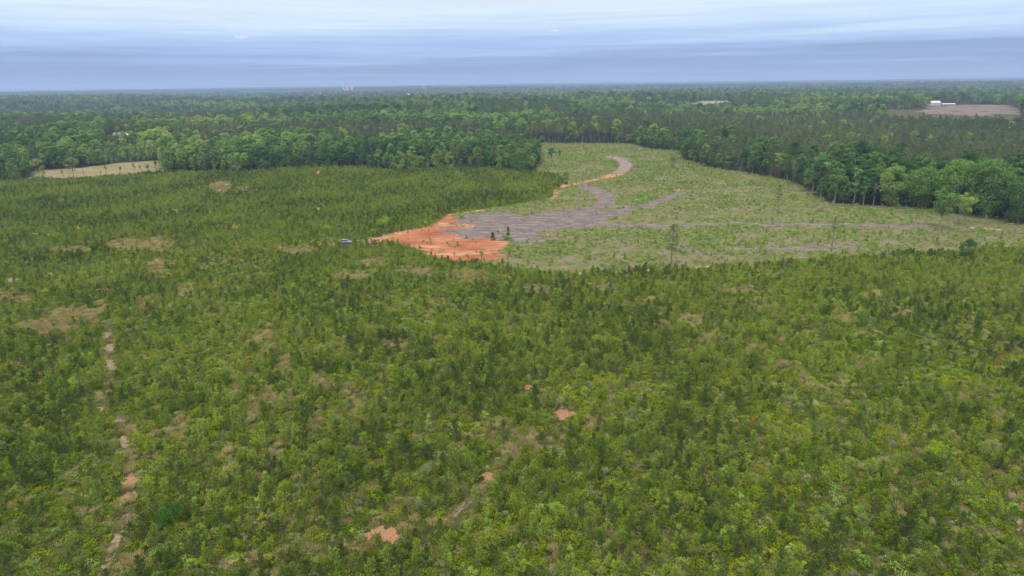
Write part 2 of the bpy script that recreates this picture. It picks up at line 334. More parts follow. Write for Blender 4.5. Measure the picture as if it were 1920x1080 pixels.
# ------------------------------------------------------------------ ground: one sheet out to the horizon
def grid_mesh(name, X, Y, Z, keep=None):
    nr, nc = X.shape; v = np.stack([X, Y, Z], -1).reshape(-1, 3)
    i = np.arange(nr * nc).reshape(nr, nc)
    f = np.stack([i[:-1, :-1], i[:-1, 1:], i[1:, 1:], i[1:, :-1]], -1).reshape(-1, 4)
    if keep is not None:
        f = f[keep.reshape(-1)]; u, inv = np.unique(f, return_inverse=True); v = v[u]; f = inv.reshape(-1, 4)
    b = MB(); b.add(v, f); return b, v
rr = np.concatenate([[0.5], np.exp(np.arange(math.log(12), math.log(17500), .0125))]); aa = np.linspace(-math.pi, math.pi, 640)
AX = rr[:, None] * np.sin(aa)[None]; AY = rr[:, None] * np.cos(aa)[None]
gb, gv = grid_mesh('ground', AX, AY, terrain(AX, AY))
def ground_material():
    m, N, L = new_mat('ground_cover'); out = N.new('ShaderNodeOutputMaterial'); b = N.new('ShaderNodeBsdfPrincipled')
    b.inputs['Roughness'].default_value = 1; b.inputs['Specular IOR Level'].default_value = .1
    tc = N.new('ShaderNodeTexCoord')
    def nz(scale, detail=4, st=(1, 1, 1)):
        mp = N.new('ShaderNodeMapping'); mp.inputs['Scale'].default_value = st; L.new(tc.outputs['Object'], mp.inputs[0])
        n = N.new('ShaderNodeTexNoise'); n.inputs['Scale'].default_value = scale; n.inputs['Detail'].default_value = detail; n.inputs['Roughness'].default_value = .65
        L.new(mp.outputs[0], n.inputs['Vector']); return n.outputs[0]
    plant = ramp(N, [(.36, (.034, .042, .010)), (.50, (.062, .070, .017)), (.60, (.100, .092, .036)), (.70, (.15, .12, .07))]); L.new(nz(.22, 6), plant.inputs[0])
    cut = ramp(N, [(.32, (.080, .098, .028)), (.44, (.115, .125, .044)), (.53, (.150, .142, .072)), (.61, (.17, .143, .105)), (.70, (.18, .15, .13))]); L.new(nz(.11, 8), cut.inputs[0])
    fld = ramp(N, [(.35, (.14, .135, .060)), (.5, (.20, .175, .090)), (.65, (.25, .205, .125))]); L.new(nz(.05, 5, (1, 2.5, 1)), fld.inputs[0])
    wood = ramp(N, [(.35, (.016, .022, .010)), (.65, (.04, .045, .022))]); L.new(nz(.2, 4), wood.inputs[0])
    at = N.new('ShaderNodeAttribute'); at.attribute_name = 'zone'; sp = N.new('ShaderNodeSeparateColor'); L.new(at.outputs['Color'], sp.inputs[0])
    cur = plant.outputs[0]
    for i, o in ((0, cut), (1, fld), (2, wood)):
        mx = N.new('ShaderNodeMixRGB'); L.new(sp.outputs[i], mx.inputs[0]); L.new(cur, mx.inputs[1]); L.new(o.outputs[0], mx.inputs[2]); cur = mx.outputs[0]
    plow = ramp(N, [(.35, (.185, .135, .11)), (.65, (.25, .195, .155))]); L.new(nz(.02, 6, (1, 4, 1)), plow.inputs[0])
    mx = N.new('ShaderNodeMixRGB'); L.new(at.outputs['Alpha'], mx.inputs[0]); L.new(cur, mx.inputs[1]); L.new(plow.outputs[0], mx.inputs[2]); cur = mx.outputs[0]
    # grey brush and pinkish soil showing in the cut-over land, fine speckle everywhere
    fine = ramp(N, [(.36, (.45, .45, .45)), (.64, (1.55, 1.5, 1.4))]); L.new(nz(2.6, 9), fine.inputs[0])
    mu = N.new('ShaderNodeMixRGB'); mu.blend_type = 'MULTIPLY'; mu.inputs[0].default_value = 1; L.new(cur, mu.inputs[1]); L.new(fine.outputs[0], mu.inputs[2])
    L.new(mu.outputs[0], b.inputs['Base Color']); L.new(b.outputs[0], out.inputs[0]); return m
g = gb.build('ground', ground_material(), smooth=True); tag(g, kind='structure')
gx, gy = gv[:, 0], gv[:, 1]; jx = (fbm(gx / 9, gy / 9, 3) - .5) * 10; jy = (fbm(gx / 9, gy / 9, 4) - .5) * 14
ppx, ppy, pd = project(gx + jx, gy + jy)
vis = (gy > 40)
z_cut = vis & inpoly(ppx, ppy, CUT); z_field = vis & inpoly(ppx, ppy, FIELD)
z_far = inpoly(gx, gy, FAR_POLYS[0]); z_field &= ~z_far
qx_, qy_, _q = project(gx, gy); z_open = (qx_ > 1640) & (qx_ < 1925) & (np.hypot(gx, gy) > 960) & (np.hypot(gx, gy) < 1700) & vis
z_wood = ~z_open & ~z_far & ~inpoly(ppx, ppy, OPEN) & (np.hypot(gx, gy) > 300) & ~z_field
colr = np.zeros((len(gv), 4), np.float32); colr[:, 0] = z_cut; colr[:, 1] = z_field; colr[:, 2] = z_wood; colr[:, 3] = 0
ca = g.data.color_attributes.new('zone', 'FLOAT_COLOR', 'POINT'); ca.data.foreach_set('color', colr.ravel())

def sheet(name, test, x0, x1, y0, y1, cell, mat, lift):
    X, Y = np.meshgrid(np.arange(x0, x1, cell), np.arange(y0, y1, cell)); X = X + (vnoise(X * 3.1, Y * 3.1, 2) - .5) * cell * .6; Y = Y + (vnoise(X * 2.7, Y * 2.7, 6) - .5) * cell * .6
    cx = X[:-1, :-1] + cell / 2; cy = Y[:-1, :-1] + cell / 2
    keep = test(cx, cy)
    b, _ = grid_mesh(name, X, Y, terrain(X, Y) + lift, keep); o = b.build(name, mat, smooth=True); tag(o, kind='structure'); return o
def jit(x, y, a=5, s=6): return x + (fbm(x / s, y / s, 31) - .5) * a * 2, y + (fbm(x / s, y / s, 37) - .5) * a * 2
def t_poly(poly, a=4, s=5, holes=.0, hs=7):
    def f(x, y):
        u, v = jit(x, y, a, s); u = u + (fbm(x / 1.9, y / 1.9, 131) - .5) * a * 2.6; v = v + (fbm(x / 1.9, y / 1.9, 137) - .5) * a * 2.6; p, q, _ = project(u, v); k = inpoly(p, q, poly)
        if holes: k &= fbm(x / hs, y / hs, 53, 4) < 1 - holes
        return k
    return f
def t_lines(lines, holes=.3):
    def f(x, y):
        k = np.zeros(x.shape, bool); n = fbm(x / 4, y / 4, 61)
        for ln, w in lines: k |= polydist(x, y, ln) < w * (.4 + 1.2 * n)
        return k & (fbm(x / 6, y / 6, 67) < 1 - holes)
    return f
M['clay'] = noisy('red_clay', [(.26, (.24, .080, .034)), (.40, (.33, .110, .045)), (.49, (.40, .150, .068)), (.57, (.46, .23, .125)), (.66, (.30, .20, .13)), (.74, (.46, .31, .21))], .30, 12, .95, (.7, 1.2, 1), .15)
M['slash'] = noisy('bark_and_brush_litter', [(.28, (.07, .054, .050)), (.45, (.125, .098, .090)), (.55, (.165, .128, .118)), (.68, (.25, .195, .165))], .22, 9, .95, (.6, 1.6, 1), .5)
M['road'] = noisy('brown_dirt', [(.3, (.17, .125, .11)), (.7, (.25, .185, .165))], .3, 6, .95)
M['sand'] = noisy('pale_sandy_soil', [(.3, (.30, .22, .13)), (.7, (.42, .33, .22))], .3, 6, .95)
def clay_mix():
    m, N, L = new_mat('red_clay_ground'); out = N.new('ShaderNodeOutputMaterial'); b = N.new('ShaderNodeBsdfPrincipled'); b.inputs['Roughness'].default_value = .95; b.inputs['Specular IOR Level'].default_value = .15
    tc = N.new('ShaderNodeTexCoord')
    def nz(scale, st, det=8, dis=0):
        mp = N.new('ShaderNodeMapping'); mp.inputs['Scale'].default_value = st; mp.inputs['Rotation'].default_value = (0, 0, .35); L.new(tc.outputs['Object'], mp.inputs[0])
        n = N.new('ShaderNodeTexNoise'); n.inputs['Scale'].default_value = scale; n.inputs['Detail'].default_value = det; n.inputs['Roughness'].default_value = .6; n.inputs['Distortion'].default_value = dis; L.new(mp.outputs[0], n.inputs['Vector']); return n.outputs[0]
    base = ramp(N, [(.30, (.23, .067, .027)), (.46, (.315, .102, .042)), (.56, (.37, .15, .070)), (.66, (.42, .23, .135))]); L.new(nz(.05, (1, 1.6, 1), 9), base.inputs[0])
    streak = ramp(N, [(.40, (.62, .60, .60)), (.50, (1, 1, 1)), (.60, (1.16, 1.22, 1.3))]); L.new(nz(.10, (1, 7, 1), 9, .6), streak.inputs[0])
    mu = N.new('ShaderNodeMixRGB'); mu.blend_type = 'MULTIPLY'; mu.inputs[0].default_value = .85; L.new(base.outputs[0], mu.inputs[1]); L.new(streak.outputs[0], mu.inputs[2])
    k = ramp(N, [(.56, (0, 0, 0)), (.66, (1, 1, 1))]); L.new(nz(.16, (1, 2.2, 1), 11), k.inputs[0])
    mx = N.new('ShaderNodeMixRGB'); L.new(k.outputs[0], mx.inputs[0]); L.new(mu.outputs[0], mx.inputs[1]); mx.inputs[2].default_value = (.19, .15, .10, 1)
    L.new(mx.outputs[0], b.inputs['Base Color']); L.new(b.outputs[0], out.inputs[0]); return m
M['clay_ground'] = clay_mix()
sheet('clay_pad', t_poly(CLAY, 2.6, 5, .13, 5), -140, 60, 190, 380, .7, M['clay_ground'], .035)
sheet('brush_litter', t_poly(SLASH, 1.3, 6, .06, 4), -60, 240, 250, 500, .9, M['slash'], .02)
sheet('litter_track', t_lines([(T_SLASH2, 3.4), (T_SLASH3, 3.0), (T_SLASH4, 3.4)], .34), 60, 400, 200, 340, .8, M['slash'], .025)
sheet('clay_track', t_lines([(T_CLAY, 1.4), (T_CLAY2, 1.2), (T_CLAY3, 2.9), (T_CLAY4, 1.7), (T_CLAY5, 4.0), (T_CLAY6, 1.6)], .42), -60, 120, 300, 520, .7, M['clay'], .05)
sheet('dirt_road', t_lines([(T_BROWN, 4.5)], .12), 40, 140, 440, 720, .9, M['road'], .045)
sheet('sandy_track', t_lines([(T_SAND, 1.2), (T_SAND2, 1.8)], .35), 10, 260, 190, 330, .6, M['sand'], .045)
def far_sheet(name, poly, mat):
    xs = [p[0] for p in poly]; ys = [p[1] for p in poly]
    def f(x, y):
        u = x + (fbm(x / 25, y / 25, 31) - .5) * 45; v = y + (fbm(x / 25, y / 25, 37) - .5) * 70; return inpoly(u, v, poly) & (fbm(x / 14, y / 30, 44, 4) < .70)
    sheet(name, f, min(xs) - 20, max(xs) + 20, min(ys) - 30, max(ys) + 30, 3.5, mat, .35)
far_sheet('bare_field', FAR_POLYS[0], noisy('ploughed_brown_soil', [(.35, (.11, .083, .066)), (.5, (.150, .115, .093)), (.65, (.19, .15, .12))], .03, 8, 1, (1, 5, 1)))
M['pasture'] = noisy('pasture_grass', [(.35, (.17, .17, .08)), (.65, (.27, .24, .13))], .04, 6, 1, (1, 3, 1))
far_sheet('pasture', FAR_POLYS[1], M['pasture']); far_sheet('pasture', FAR_POLYS[2], M['pasture'])
def bare_test(lo, hi):
    L_ = [b for b in BARE if lo <= b[4] < hi]
    def f(x, y):
        u, v = jit(x, y, .9, 1.6); p, q, _ = project(u, v); return ell(p, q, L_, 1.25) > 0
    return f
def bare_sheets(name, lo, hi, mat):
    b = MB()
    for (cx, cy, rx, ry, t) in BARE:
        if not lo <= t < hi: continue
        X0, Y0 = ground(cx, cy); d = math.hypot(X0, Y0, CAM_Z); wx = rx * 1.4 / F * d + 2; wy = ry * 1.4 / F * d * d / CAM_Z + 2; c = max(.25, d / 700)
        X, Y = np.meshgrid(np.arange(X0 - wx, X0 + wx, c), np.arange(Y0 - wy, Y0 + wy, c))
        u, v = jit(X[:-1, :-1] + c / 2, Y[:-1, :-1] + c / 2, .025 * d ** .7, 2.0); p, q, _ = project(u, v)
        xc, yc = X[:-1, :-1], Y[:-1, :-1]; k = ell(p, q, [(cx, cy, rx * 1.25, ry * 1.25)]) > .08 + 1.15 * fbm(xc / .9, yc / .9, 83, 4) ** 1.6
        if k.any():
            sb, vv = grid_mesh('x', X, Y, terrain(X, Y) + .03 + .004 * len(b.v), k); b.add(vv, np.concatenate(sb.f))
    o = b.build(name, mat); tag(o, kind='structure')
M['clay2'] = noisy('mixed_clay', [(.33, (.16, .075, .035)), (.45, (.28, .125, .06)), (.53, (.33, .18, .10)), (.60, (.16, .13, .06)), (.70, (.34, .25, .15))], 2.2, 8, .95, (1, 1, 1), .4)
def trail_test(x, y):
    k = np.zeros(x.shape, bool); n = fbm(x / 1.3, y / 1.3, 61, 4)
    for t_ in TRAILS: k |= polydist(x, y, t_) < 1.9 * (n - .32)
    return k & (fbm(x / .7, y / .7, 67) < .56) & (vnoise(x / 7, y / 7, 71) > .35)
sheet('faint_trail', trail_test, -70, 30, 60, 190, .2, noisy('trampled_soil', [(.35, (.09, .075, .035)), (.5, (.155, .12, .065)), (.65, (.25, .18, .12))], 1.8, 8, .95), .02)
bare_sheets('bare_clay_path', .55, 1.1, M['clay2']); bare_sheets('bare_sandy_path', 0, .55, noisy('pinkish_sand', [(.35, (.11, .09, .045)), (.5, (.20, .155, .095)), (.65, (.29, .225, .15))], 2.2, 8, .95))

# ------------------------------------------------------------------ plant prototypes
def unit(v): return v / (np.linalg.norm(v, axis=-1, keepdims=True) + 1e-9)
def leaves(b, P, nrm, size, rnd=.8, asp=.6, mi=0):
    n = len(P); nn = unit(nrm + rng.normal(0, rnd, (n, 3))); t = unit(np.cross(nn, rng.normal(0, 1, (n, 3)))); w = np.cross(nn, t)
    s = size * rng.uniform(.6, 1.35, (n, 1)) / 2; b.quads(P, t * s, w * s * asp, mi)
def blob(b, c, r, n, size, flat=.75, up=.25, rnd=.7, shell=.75, asp=.7, mi=0):
    d = unit(rng.normal(0, 1, (n, 3)) + [0, 0, up]); rad = rng.uniform(shell, 1.08, (n, 1)) ** .8
    P = np.array(c) + d * rad * np.array([r, r, r * flat]); leaves(b, P, d + [0, 0, .35], size, rnd, asp, mi)
def m_young_pine(h, r, seed):
    global rng; rng = np.random.default_rng(seed); b = MB()
    b.tube([(0, 0, 0), (.05, 0, h * .5), (0, .03, h * .95)], [.05, .03, .008], 4, 1)
    z = .10 * h; lop = rng.uniform(0, 6.28)
    while z < h * .95:
        t = z / h; R_ = r * (1 - t) ** .55 * rng.uniform(.65, 1.2) * (1 if t > .2 else .7 + 1.5 * t); nb = int(rng.integers(3, 6)) if t < .8 else 3
        a0 = rng.uniform(0, 6.28)
        for i in range(nb):
            a = a0 + i * 6.283 / nb + rng.normal(0, .3); L_ = R_ * rng.uniform(.6, 1.2) * (1 + .2 * math.cos(a - lop)); rise = .30 + .75 * t + rng.normal(0, .15)
            b.tube([(0, 0, z), (math.cos(a) * L_ * .9, math.sin(a) * L_ * .9, z + rise * L_ * .85)], [.018, .006], 4, 1)
            s = np.linspace(.35, 1, max(3, int(L_ / .2)))[:, None]
            P = np.concatenate([np.cos(a) * L_ * s, np.sin(a) * L_ * s, z + rise * L_ * s ** 1.7], 1)
            d = unit(np.array([[math.cos(a) * .6, math.sin(a) * .6, rise + .7]]))
            per = 6; w_ = np.repeat(s, per, 0); PP = np.repeat(P, per, 0) + rng.normal(0, .05, (len(P) * per, 3)); D = unit(d + rng.normal(0, .5, PP.shape)); ln = rng.uniform(.10, .20, (len(PP), 1)) * (.6 + .6 * w_)
            sd_ = unit(np.cross(D, rng.normal(0, 1, D.shape))); b.quads(PP + D * ln * .7, D * ln, sd_ * .045)
        z += rng.uniform(.22, .36) * (1.15 - .4 * t)
    P = np.repeat([[0, 0, h * .93]], 20, 0) + rng.normal(0, .03, (20, 3)); D = unit(rng.normal(0, .4, P.shape) + [0, 0, 1]); sd_ = unit(np.cross(D, rng.normal(0, 1, D.shape))); b.quads(P + D * .14, D * .22, sd_ * .04)
    return b.mesh('young_pine', [M['young_pine'], M['bark']])
def m_sapling(h, r, seed, mat, conical=True, n=620, size=.17):
    global rng; rng = np.random.default_rng(seed); b = MB()
    b.tube([(0, 0, 0), (.04, 0, h * .5), (0, .03, h * .92)], [.045, .03, .01], 4, 1)
    nb = int(26 * h / 3)
    for i in range(nb):
        t = rng.uniform(.08, 1) ** .9; a = rng.uniform(0, 6.28); R_ = r * ((1 - t) ** .6 if conical else math.sqrt(max(0.05, 1 - (2 * t - .9) ** 2))) * rng.uniform(.5, 1.1)
        c = (math.cos(a) * R_ * .75, math.sin(a) * R_ * .75, t * h); blob(b, c, .16 + .20 * r * (1.1 - t * .6), int(n / nb), size, .8, .3, .7, .3, .75)
    return b.mesh('sapling', [mat, M['bark']])
def m_mound(r, h, seed, mat, lobes=9, n=330, size=.17, spread=1.0, twigs=0):
    global rng; rng = np.random.default_rng(seed); b = MB()
    for i in range(lobes):
        a = rng.uniform(0, 6.28); q = math.sqrt(rng.uniform(0, 1)) * spread; R_ = r * .42 * rng.uniform(.7, 1.2); hh = h * (1 - .55 * q * q) * rng.uniform(.75, 1.1)
        blob(b, (math.cos(a) * r * q * .72, math.sin(a) * r * q * .72, hh - min(R_, hh) * .55), R_, n // lobes, size, min(1, hh / R_ * .6), .5, .6, .5, .75)
    for i in range(twigs):
        a = rng.uniform(0, 6.28); e = rng.uniform(.6, 1.3); L_ = h * rng.uniform(.9, 1.2); b.tube([(0, 0, 0), (math.cos(a) * L_ * .5 * math.cos(e), math.sin(a) * L_ * .5 * math.cos(e), L_ * math.sin(e))], [.03, .012], 4, 1)
    return b.mesh('mound', [mat, M['deadwood']])
def m_grass(r, h, n, seed, mat):
    global rng; rng = np.random.default_rng(seed); b = MB(); a = rng.uniform(0, 6.28, n); q = np.sqrt(rng.uniform(0, 1, n)) * r
    q *= .75 + .5 * vnoise(np.cos(a) * 2 + 9, np.sin(a) * 2 + 9, seed)
    P = np.stack([np.cos(a) * q, np.sin(a) * q, np.zeros(n)], 1); D = unit(rng.normal(0, .28, (n, 3)) + [0, 0, 1]); ln = h * rng.uniform(.35, 1.1, (n, 1)) * (1.1 - .5 * (q / r)[:, None])
    s = unit(np.cross(D, rng.normal(0, 1, (n, 3)))); b.quads(P + D * ln * .5, D * ln * .5, s * .035); return b.mesh('grass', [mat])

def m_broad(h, r, seed, base=.28, lobes=26, n=2600, size=.75, mat='broadleaf', bark='bark', dome=1.0, limbs=7):
    """returns crown mesh, trunk mesh: limbs carry leafy lobes, sky shows between them"""
    global rng; rng = np.random.default_rng(seed); c = MB(); t = MB()
    zc = h * (base + 1) / 2; hz = h * (1 - base) / 2
    lean = rng.normal(0, .25, 2); top = np.array([lean[0], lean[1], h * .72])
    t.tube([(0, 0, -.3), (0, 0, h * .12), lean.tolist() + [h * .45], top], [h * .013 + .06, h * .010 + .04, h * .007, h * .003 + .02], 6)
    for i in range(lobes):
        u = rng.uniform(-1, 1) if i > 4 else rng.uniform(.3, .95); a = i * 2.39996 + rng.normal(0, .3)
        q = math.sqrt(max(0, 1 - abs(u) ** (2.2 * dome))) * rng.uniform(.55, .95); R_ = r * rng.uniform(.26, .42) * (1 - .25 * max(u, 0))
        p = np.array([math.cos(a) * r * q * .78, math.sin(a) * r * q * .78, zc + u * hz * .86])
        blob(c, p, R_, n // lobes, size, rng.uniform(.6, .85), .35, .55, .7, .8)
        if i < limbs:
            s = np.array([0, 0, h * rng.uniform(base * .7, .55)]); mid = (s + p) / 2 + [0, 0, -.04 * h]; t.tube([s, mid, p], [h * .007 + .03, h * .005 + .02, .03], 4)
    return c.mesh('crown', [M[mat]]), t.mesh('trunk', [M[bark]])
def m_pine(h, r, seed, base=.5, n=1500, size=.6, mat='pine', bark='bark', whorls=12):
    global rng; rng = np.random.default_rng(seed); c = MB(); t = MB(); bx, by = rng.normal(0, .3, 2)
    t.tube([(0, 0, -.3), (bx * .3, by * .3, h * .4), (bx, by, h * .75), (bx * .8, by * .8, h * .97)], [h * .013 + .05, h * .01 + .04, h * .006 + .02, .03], 6)
    cnt = 0
    for k in range(whorls):
        f = k / (whorls - 1); z = h * (base + (1 - base) * f * .97); R_ = r * (math.sin(math.pi * (.18 + .78 * f)) ** .8) * rng.uniform(.8, 1.15); nb = int(rng.integers(3, 6))
        a0 = rng.uniform(0, 6.28)
        for i in range(nb):
            a = a0 + i * 6.283 / nb + rng.normal(0, .3); L_ = R_ * rng.uniform(.55, 1.1); p = np.array([bx + math.cos(a) * L_ * .72, by + math.sin(a) * L_ * .72, z + L_ * .22])
            blob(c, p, max(.45, L_ * .42), max(6, n // (whorls * 4)), size, .5, .3, .7, .35, .45)
            if k % 2 == 0: t.tube([(bx * z / h, by * z / h, z - .2), p], [.06, .02], 4)
    blob(c, (bx * .8, by * .8, h * .97), r * .25, n // 14, size, 1.1, .2, .7, .3, .45)
    return c.mesh('crown', [M[mat]]), t.mesh('trunk', [M[bark]])
def m_bare(h, seed, n=9, thick=1.0, bark='palebark'):
    global rng; rng = np.random.default_rng(seed); t = MB(); bx, by = rng.normal(0, .35, 2)
    t.tube([(0, 0, -.3), (bx * .3, by * .3, h * .4), (bx, by, h * .75), (bx * 1.1, by * 1.1, h)], [.22 * thick, .17 * thick, .09 * thick, .03], 6)
    for i in range(n):
        z = h * rng.uniform(.45, .95); a = rng.uniform(0, 6.28); L_ = (h - z) * .5 + rng.uniform(.3, 1.0)
        t.tube([(bx * z / h, by * z / h, z), (bx * z / h + math.cos(a) * L_ * .7, by * z / h + math.sin(a) * L_ * .7, z + L_ * .5)], [.05 * thick, .015], 4)
    return t.mesh('trunk', [M[bark]])

# ------------------------------------------------------------------ scattering
def frustum(x, y, y0=60): return (y > y0) & (np.abs(x) < .80 * y + 35)
def scatter(x0, x1, y0, y1, s, jitter=.45, rows=False):
    xs = np.arange(x0, x1, s); ys = np.arange(y0, y1, s * .87); X, Y = np.meshgrid(xs, ys); X = X + (np.arange(len(ys)) % 2)[:, None] * s / 2 * (0 if rows else 1)
    X = X + R0.uniform(-jitter, jitter, X.shape) * s * (.4 if rows else 1); Y = Y + R0.uniform(-jitter, jitter, X.shape) * s; X = X.ravel(); Y = Y.ravel(); k = frustum(X, Y); return X[k], Y[k]
R0 = np.random.default_rng(11)
def gn_scatter(name, pts, rots, scls, idx, protos, label, cat):
    """ONE object: every point carries a copy of one of the prototype plants, whose own objects stand in the scene as well"""
    me = bpy.data.meshes.new(name); me.vertices.add(len(pts)); me.vertices.foreach_set('co', np.asarray(pts, np.float32).ravel())
    for nm, ty, arr, key in (('rot', 'FLOAT_VECTOR', rots, 'vector'), ('scl', 'FLOAT_VECTOR', scls, 'vector'), ('idx', 'INT', idx, 'value')):
        a = me.attributes.new(nm, ty, 'POINT'); a.data.foreach_set(key, np.asarray(arr, np.int32 if ty == 'INT' else np.float32).ravel())
    o = link(bpy.data.objects.new(name, me)); tag(o, label, cat, kind='stuff')
    ng = bpy.data.node_groups.new(name + '_scatter', 'GeometryNodeTree'); N = ng.nodes; L = ng.links
    ng.interface.new_socket('Geometry', in_out='INPUT', socket_type='NodeSocketGeometry'); ng.interface.new_socket('Geometry', in_out='OUTPUT', socket_type='NodeSocketGeometry')
    gi = N.new('NodeGroupInput'); go = N.new('NodeGroupOutput'); iop = N.new('GeometryNodeInstanceOnPoints'); L.new(gi.outputs[0], iop.inputs['Points'])
    jn = N.new('GeometryNodeJoinGeometry')
    for parts in protos:
        src = []
        for p in parts:
            oi = N.new('GeometryNodeObjectInfo'); oi.transform_space = 'ORIGINAL'; oi.inputs['Object'].default_value = p; src.append(oi.outputs['Geometry'])
        if len(src) > 1:
            j2 = N.new('GeometryNodeJoinGeometry')
            for s_ in src: L.new(s_, j2.inputs[0])
            cur = j2.outputs[0]
        else: cur = src[0]
        ti = N.new('GeometryNodeGeometryToInstance'); L.new(cur, ti.inputs[0]); L.new(ti.outputs[0], jn.inputs[0])
    L.new(jn.outputs[0], iop.inputs['Instance']); iop.inputs['Pick Instance'].default_value = True
    def na(nm, ty):
        n = N.new('GeometryNodeInputNamedAttribute'); n.data_type = ty; n.inputs['Name'].default_value = nm; return n.outputs['Attribute']
    L.new(na('idx', 'INT'), iop.inputs['Instance Index']); L.new(na('scl', 'FLOAT_VECTOR'), iop.inputs['Scale'])
    e2r = N.new('FunctionNodeEulerToRotation'); L.new(na('rot', 'FLOAT_VECTOR'), e2r.inputs[0]); L.new(e2r.outputs[0], iop.inputs['Rotation'])
    L.new(iop.outputs[0], go.inputs[0]); md = o.modifiers.new('scatter', 'NODES'); md.node_group = ng; return o

LANDMARKS = [(243, 915, 'orange clay path'), (325, 950, 'dark round bush'), (716, 1003, 'bottom clay patch'), (1056, 776, 'central clay patch'), (918, 894, 'small clay scar'),
             (207, 675, 'pale sandy spots'), (478, 725, 'withered brown bush'), (1412, 795, 'orange dead pine'), (1868, 670, 'reddish dead pine'), (1505, 840, 'tall pale sapling'),
             (1750, 840, 'willow-like clump'), (662, 870, 'bright fresh sapling'), (1040, 965, 'wide fresh clump'), (1862, 840, 'whitish layered shrub'), (1912, 960, 'right-edge clay strip'),
             (1258, 500, 'sparse lone pine'), (1812, 480, 'dark dense evergreen'), (1559, 470, 'slender see-through pine'), (903, 485, 'small round tree'), (948, 448, 'slim evergreen'), (430, 350, 'tan scar'), (275, 460, 'grey grass gap'), (650, 455, 'parked car')]
TREEMARKS = [(76, 300, 'pale olive tree'), (139, 300, 'flowering tree'), (250, 295, 'tan field'), (222, 247, 'white house'), (802, 310, 'grey leafless tree'), (740, 320, 'kink of the left forest edge'), (322, 290, 'pale leafless tree'), (450, 315, 'open plantation'), (580, 310, 'smooth left forest edge'), (985, 290, 'forest corner'), (1034, 275, 'three spindly trees'),
             (1100, 262, 'far end of clearing'), (1180, 262, 'far right corner of clearing'), (1313, 280, 'bright corner clump'), (1261, 300, 'feathery tree'), (1385, 320, 'pale dead trunk'), (1460, 320, 'shaded forest edge'), (1560, 340, 'leaning dead trunk'), (1618, 350, 'slim pale-trunked trees'), (1700, 345, 'broad rounded oaks'), (1790, 330, 'left domed oak'), (1850, 330, 'right domed oak'), (1908, 350, 'large edge oak')]
ORD = ['leftmost', 'second from left', 'third from left', 'fourth from left', 'fifth from left', 'sixth from left', 'seventh from left', 'eighth from left', 'ninth from left', 'tenth from left', 'eleventh from left', 'twelfth from left'] + [f'{w_} from left' for w_ in ('thirteenth', 'fourteenth', 'fifteenth', 'sixteenth', 'seventeenth', 'eighteenth', 'nineteenth', 'twentieth', 'twenty-first', 'twenty-second', 'twenty-third', 'twenty-fourth', 'twenty-fifth', 'twenty-sixth', 'twenty-seventh', 'twenty-eighth', 'twenty-ninth', 'thirtieth', 'thirty-first', 'thirty-second', 'thirty-third', 'thirty-fourth')]
def name_each(items, look, marks, group):
    """items: (object, px, py, size). Every label tells size, side of the nearest landmark and the order from the left"""
    if not items: return
    sz = sorted(i[3] for i in items); lo, hi = sz[len(sz) // 3], sz[2 * len(sz) // 3]; cl = {}
    for o, px, py, s_ in items:
        mk = min(marks, key=lambda m_: math.hypot(px - m_[0], py - m_[1])); dx, dy = px - mk[0], py - mk[1]
        rel = ('right of' if dx > 0 else 'left of') if abs(dx) > abs(dy) else ('below' if dy > 0 else 'above')
        cl.setdefault(('small' if s_ < lo else ('tall' if s_ > hi else 'mid-sized'), rel, mk[2]), []).append((px, o))
    for (a, rel, mk), L_ in cl.items():
        L_.sort(key=lambda t_: t_[0])
        for i, (px, o) in enumerate(L_):
            if len(L_) == 1: tail = ''
            elif i < 34: tail = ', ' + ORD[i]
            elif i == len(L_) - 1 and i >= 34: tail = ', rightmost'
            else: tail = ', toward the right'
            o['label'] = f'{a} {look} {rel} the {mk}{tail}'; o['group'] = group
def place_mesh_kind(name, meshes, x, y, sc, n_ind, cat, labeler, stuff_name, stuff_label, group, sink=0, zsc=None, extra=None):
    """the n_ind largest in the picture become objects of their own, the rest one 'stuff' object"""
    px, py, d = project(x, y, 1.0); inside = (px > -10) & (px < W + 10) & (py > 0) & (py < H + 25)
    size = np.where(inside, sc / d, 0); order = np.argsort(-size); ind = order[:n_ind]; ind = ind[size[ind] > 0]
    rz = R0.uniform(0, 6.283, len(x)); z = terrain(x, y) - sink; idx = R0.integers(0, len(meshes), len(x)); tilt = R0.normal(0, .05, (len(x), 2)); zs = R0.uniform(.85, 1.18, len(x)) if zsc is None else zsc
    proto = {}; items = []
    for i in ind:
        k = int(idx[i]); o = bpy.data.objects.new(name, meshes[k]); o.location = (x[i], y[i], z[i]); o.rotation_euler = (tilt[i, 0], tilt[i, 1], rz[i])
        o.scale = (sc[i], sc[i], sc[i] * zs[i]); link(o); tag(o, 'x', cat); proto.setdefault(k, o); items.append((o, px[i], py[i], sc[i]))
    name_each(items, labeler[0], LANDMARKS, labeler[1])
    rest = np.setdiff1d(np.arange(len(x)), ind)
    if len(rest) and stuff_name:
        ks = sorted(proto); remap = np.array([ks.index(k) if k in ks else 0 for k in range(len(meshes))])
        gn_scatter(stuff_name, np.stack([x, y, z], 1)[rest], np.stack([tilt[rest, 0], tilt[rest, 1], rz[rest]], 1), np.stack([sc[rest], sc[rest], sc[rest] * zs[rest]], 1),
                   remap[idx[rest]], [[proto[k]] for k in ks], stuff_label, cat)
    return proto

